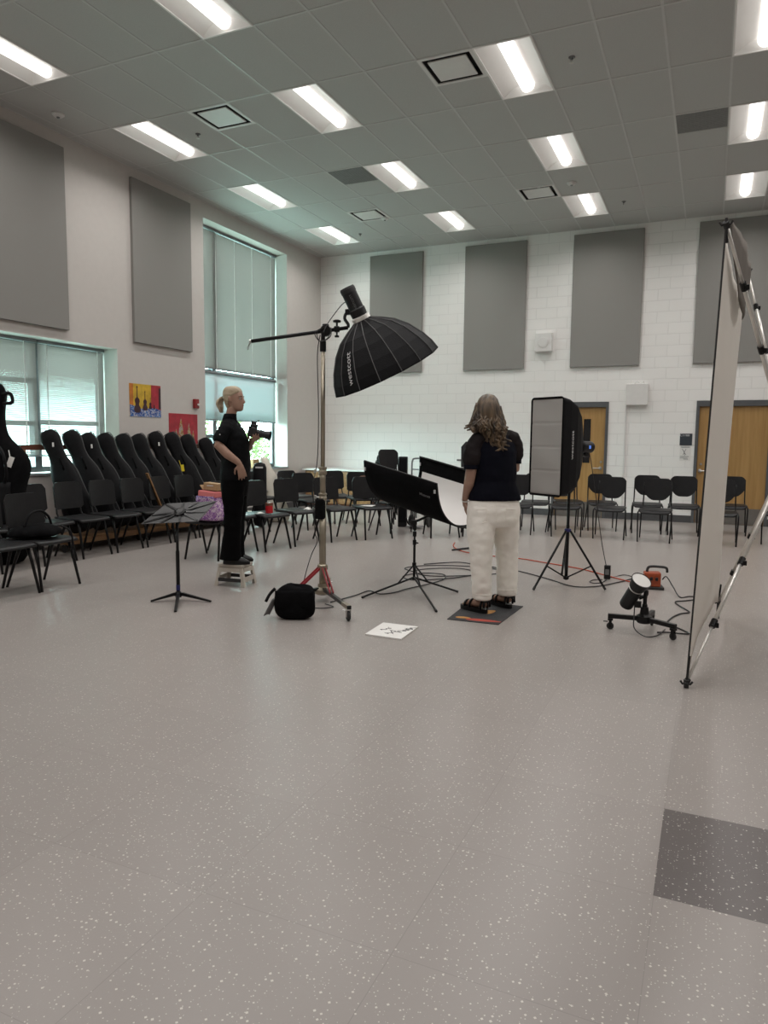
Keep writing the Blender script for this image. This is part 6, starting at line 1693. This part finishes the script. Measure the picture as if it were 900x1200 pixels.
for sy_ in (-1, 1):
    b = B(); add_box(b, sp(0, sy_*0.117, 0.165), (0.23, 0.010, 0.045), rz=ang); obj('front_apron', b, 'offwhite', t)
    b = B(); add_box(b, sp(0, sy_*0.126, 0.065), (0.25, 0.012, 0.035), rz=ang); obj('cross_rail', b, 'rubber', t)

F = Fig((-4.31, 5.91, 0.22))
t = thing('person', 'blond photographer in black with a ponytail, standing on the step stool holding a camera', 'person', F.G)
b = B()
F.loft(b, [(0.0, 0.0, 1.02, 0.10, 0.13), (0.0, 0.0, 1.12, 0.105, 0.135), (0.008, 0.0, 1.28, 0.098, 0.125), (0.0, 0.0, 1.42, 0.105, 0.13), (-0.015, 0.0, 1.52, 0.095, 0.13), (-0.04, 0.0, 1.59, 0.065, 0.09), (-0.045, 0.0, 1.645, 0.056, 0.06), (-0.030, 0.0, 1.70, 0.052, 0.052), (-0.012, 0.0, 1.77, 0.052, 0.052)])
fa = R(-15)                                                        # facing: X turned a little to the camera
hang = math.atan2(VR.y, VR.x) + fa - math.pi/2
T = add_head(b, F(0.002, 0.0, 1.735), hang, 0.238, 1.0)
for y in (-0.09, 0.09):
    F.tube(b, [(0.0, y*0.8, 1.04), (0.0, y, 0.74), (-0.012, y, 0.62), (-0.03, y, 0.36), (-0.03, y, 0.27)], [0.080, 0.060, 0.058, 0.038, 0.036])
    F.tube(b, [(-0.055, y, 0.262), (0.0, y-0.005, 0.258), (0.09, y-0.008, 0.245)], [0.026, 0.028, 0.018], 12)
# right arm (near): elbow back, forearm across the hip
F.tube(b, [(-0.045, -0.140, 1.565), (-0.082, -0.200, 1.48), (-0.108, -0.222, 1.405), (-0.02, -0.225, 1.315), (0.085, -0.205, 1.235)], [0.042, 0.046, 0.047, 0.044, 0.030])
add_hand(b, F(0.092, -0.203, 1.222), VR*0.22+V((0, 0, -0.97))+VY*0.05, VY*0.95-VR*0.3, -1, 0.42)
# left arm (far): bent up to hold the lens from below
F.tube(b, [(-0.03, 0.140, 1.565), (0.02, 0.225, 1.45), (0.06, 0.245, 1.345), (0.12, 0.15, 1.39), (0.165, 0.055, 1.445)], [0.042, 0.046, 0.046, 0.040, 0.029])
add_hand(b, F(0.172, 0.040, 1.452), VY*-0.85+VR*0.5+V((0, 0, 0.15)), V((0, 0, 1.0)), 1, 0.62)
body = F.build('body', b, 'skin2', t, 0.0065, 4)
for s in (-1, 1):
    b = B(); bmesh.ops.create_uvsphere(b, u_segments=12, v_segments=8, radius=0.0125, matrix=Matrix.Translation(T((s*0.031, 0.0785, 0.515)))); e_ = obj('eye', b, 'eye', t, smooth=True)
    b = B(); bmesh.ops.create_uvsphere(b, u_segments=10, v_segments=6, radius=0.0065, matrix=Matrix.Translation(T((s*0.031, 0.086, 0.512)))); obj('iris', b, 'iris', e_, smooth=True)
    b = B(); add_tube(b, [T((s*0.014, 0.095, 0.60)), T((s*0.034, 0.091, 0.615)), T((s*0.054, 0.076, 0.60))], 0.0035, 6); obj('eyebrow', b, 'brow', t)
b = B(); add_tube(b, [T((-0.024, 0.086, 0.232)), T((0, 0.100, 0.238)), T((0.024, 0.086, 0.232))], [0.003, 0.006, 0.003], 6); obj('lips', b, 'lip', t, smooth=True)
# black shirt with collar and elbow sleeves
b = B()
F.loft(b, [(0.008, 0.0, 1.06, 0.150, 0.195), (0.010, 0.0, 1.16, 0.148, 0.188), (0.014, 0.0, 1.28, 0.142, 0.175), (0.006, 0.0, 1.40, 0.145, 0.180), (-0.008, 0.0, 1.48, 0.142, 0.182), (-0.026, 0.0, 1.555, 0.118, 0.175), (-0.042, 0.0, 1.61, 0.092, 0.155), (-0.044, 0.0, 1.64, 0.076, 0.115), (-0.044, 0.0, 1.665, 0.064, 0.075)])
F.tube(b, [(-0.042, -0.110, 1.595), (-0.055, -0.160, 1.555), (-0.078, -0.195, 1.495), (-0.094, -0.212, 1.455), (-0.103, -0.220, 1.430)], [0.060, 0.070, 0.070, 0.068, 0.066])
F.tube(b, [(-0.03, 0.110, 1.595), (-0.01, 0.165, 1.55), (0.012, 0.205, 1.49), (0.035, 0.232, 1.42), (0.042, 0.236, 1.40)], [0.060, 0.070, 0.070, 0.068, 0.064])
sh = F.build('shirt', b, 'blacktop', t, 0.010, 4, (0.008, 8, 3.0))
b = B(); F.loft(b, [(-0.046, 0.0, 1.640, 0.074, 0.082), (-0.040, 0.0, 1.69, 0.064, 0.066), (-0.036, 0.0, 1.708, 0.061, 0.062), (-0.034, 0.0, 1.712, 0.056, 0.057)], 20); obj('collar', b, 'blacktop', t, smooth=True)
b = B(); q = F(-0.075, -0.292, 1.505); add_lathe(b, [(0.006, 0), (0.006, 0.004)], q, -VY, 8); obj('sleeve_button', b, 'letter', sh)
# black flared trousers
b = B()
F.loft(b, [(0.0, 0.0, 0.90, 0.125, 0.18), (0.0, 0.0, 1.02, 0.140, 0.19), (0.002, 0.0, 1.10, 0.140, 0.180), (0.006, 0.0, 1.16, 0.134, 0.168)])
for y in (-0.088, 0.088):
    F.loft(b, [(-0.030, y, 0.268, 0.112, 0.085), (-0.026, y, 0.36, 0.100, 0.080), (-0.012, y, 0.56, 0.088, 0.080), (0.0, y, 0.72, 0.092, 0.085), (0.0, y, 0.90, 0.112, 0.092), (0.0, y, 1.0, 0.118, 0.09)], 20)
F.build('trousers', b, 'blackpant', t, 0.010, 4, (0.007, 7, 6.0, 0.27, 1.05))
for y in (-0.09, 0.09):
    b = B(); F.loft(b, [(0.03, y-0.005, 0.2215, 0.135, 0.045), (0.03, y-0.005, 0.243, 0.137, 0.046), (0.025, y-0.004, 0.262, 0.125, 0.043), (0.0, y, 0.290, 0.085, 0.040), (-0.02, y, 0.315, 0.055, 0.038)], 20); obj('shoe', b, 'leather', t, smooth=True)
b = B(); F.loft(b, [(0.10, -0.207, 1.14, 0.002, 0.002), (0.10, -0.207, 1.145, 0.002, 0.002)], 6); b.free()
# blond hair drawn back into a ponytail
b = B(); rt_ = Matrix.Rotation(hang, 3, 'Z'); hc = F(0.002, 0.0, 1.735)
H_ = lambda x, y, z: hc + rt_ @ V((x, y, z*0.238))
rings = []
for zf, front, rx_, ry_ in ((1.045, 0.0, 0.012, 0.016), (1.03, 0.01, 0.040, 0.055), (0.98, 0.03, 0.062, 0.082), (0.90, 0.05, 0.074, 0.098), (0.80, 0.066, 0.080, 0.107), (0.70, 0.045, 0.081, 0.108), (0.60, 0.005, 0.080, 0.107), (0.50, -0.025, 0.076, 0.102), (0.40, -0.040, 0.068, 0.094), (0.30, -0.045, 0.058, 0.086), (0.20, -0.050, 0.046, 0.076), (0.10, -0.052, 0.034, 0.066)):
    rg = []
    for k in range(28):
        a = 2*math.pi*k/28; x = rx_*math.cos(a); y = -0.010+ry_*math.sin(a)
        y = min(y, front+0.018*math.cos(x*20))
        rg.append(b.verts.new(H_(x, y, zf)))
    rings.append(rg)
skin(b, rings); ho = obj('hair', b, 'hairy', t, smooth=True); bake(ho, ('SUBSURF', dict(levels=1, render_levels=1)))
b = B()
for k in range(9):
    dx = (k-4)*0.007
    P = [H_(dx*0.5, -0.100, 0.56), H_(dx, -0.128, 0.55), H_(dx*1.6, -0.150, 0.44), H_(dx*1.8+0.004*math.sin(k), -0.155, 0.28), H_(dx*1.5, -0.148+0.004*(k % 3), 0.10), H_(dx, -0.140, -0.04-0.02*(k % 2))]
    add_tube(b, spline(P, 4), [0.010]*8+[0.013]*8+[0.010]*3+[0.006, 0.003], 7)
obj('ponytail', b, 'hairy', ho, smooth=True)
b = B(); add_lathe(b, [(0.020, -0.006), (0.022, 0), (0.020, 0.006)], H_(0, -0.114, 0.557), H_(0, -0.128, 0.55)-H_(0, -0.100, 0.56), 12); obj('hair_tie', b, 'blacktop', ho)

# ---- the camera in her hand
t = thing('camera', 'black camera with a long lens held up by the photographer', 'camera', F(0.19, 0.02, 1.49))
ld = (VR*0.965+V((0, 0, -0.20))-VY*0.10).normalized(); lu = (V((0, 0, 1))-ld*ld.z).normalized(); ls = ld.cross(lu)
cc_ = F(0.185, -0.015, 1.535); rm = Matrix((ld, -ls, lu)).transposed()
b = B(); add_box(b, cc_, (0.062, 0.135, 0.098), rot=rm, bev=0.010); obj('body', b, 'camblk', t, smooth=False)
b = B(); add_box(b, cc_+ls*0.050+ld*0.022, (0.050, 0.032, 0.090), rot=rm, bev=0.010); obj('grip', b, 'rubber', t)
b = B(); add_box(b, cc_+lu*0.062+ld*0.005, (0.070, 0.055, 0.040), rot=rm, bev=0.012); obj('prism_hump', b, 'camblk', t)
b = B(); add_box(b, cc_+lu*0.090-ld*0.004, (0.052, 0.040, 0.030), rot=rm, bev=0.006); add_tube(b, [cc_+lu*0.10+ld*0.02, cc_+lu*0.128+ld*0.045], 0.004, 6); obj('flash_trigger', b, 'camblk', t)
b = B(); add_lathe(b, [(0.032, 0.028), (0.036, 0.034), (0.036, 0.075), (0.040, 0.078), (0.040, 0.100), (0.037, 0.103), (0.037, 0.135), (0.042, 0.140), (0.046, 0.185), (0.043, 0.186), (0.040, 0.160)], cc_, ld, 24); obj('lens', b, 'camblk', t)
b = B(); add_lathe(b, [(0.0395, 0.158), (0.001, 0.162)], cc_, ld, 20); obj('front_glass', b, 'darkglass', t)
b = B(); add_lathe(b, [(0.0405, 0.080), (0.0412, 0.084), (0.0412, 0.096), (0.0405, 0.099)], cc_, ld, 24); obj('zoom_ring', b, 'rubber', t)
b = B(); q = cc_+lu*0.045+ls*0.07; add_tube(b, spline([q, q-ld*0.05+lu*0.01, F(0.09, -0.10, 1.60), F(0.0, -0.09, 1.68)], 4), 0.006, 6); obj('neck_strap', b, 'blackcl', t, smooth=True)
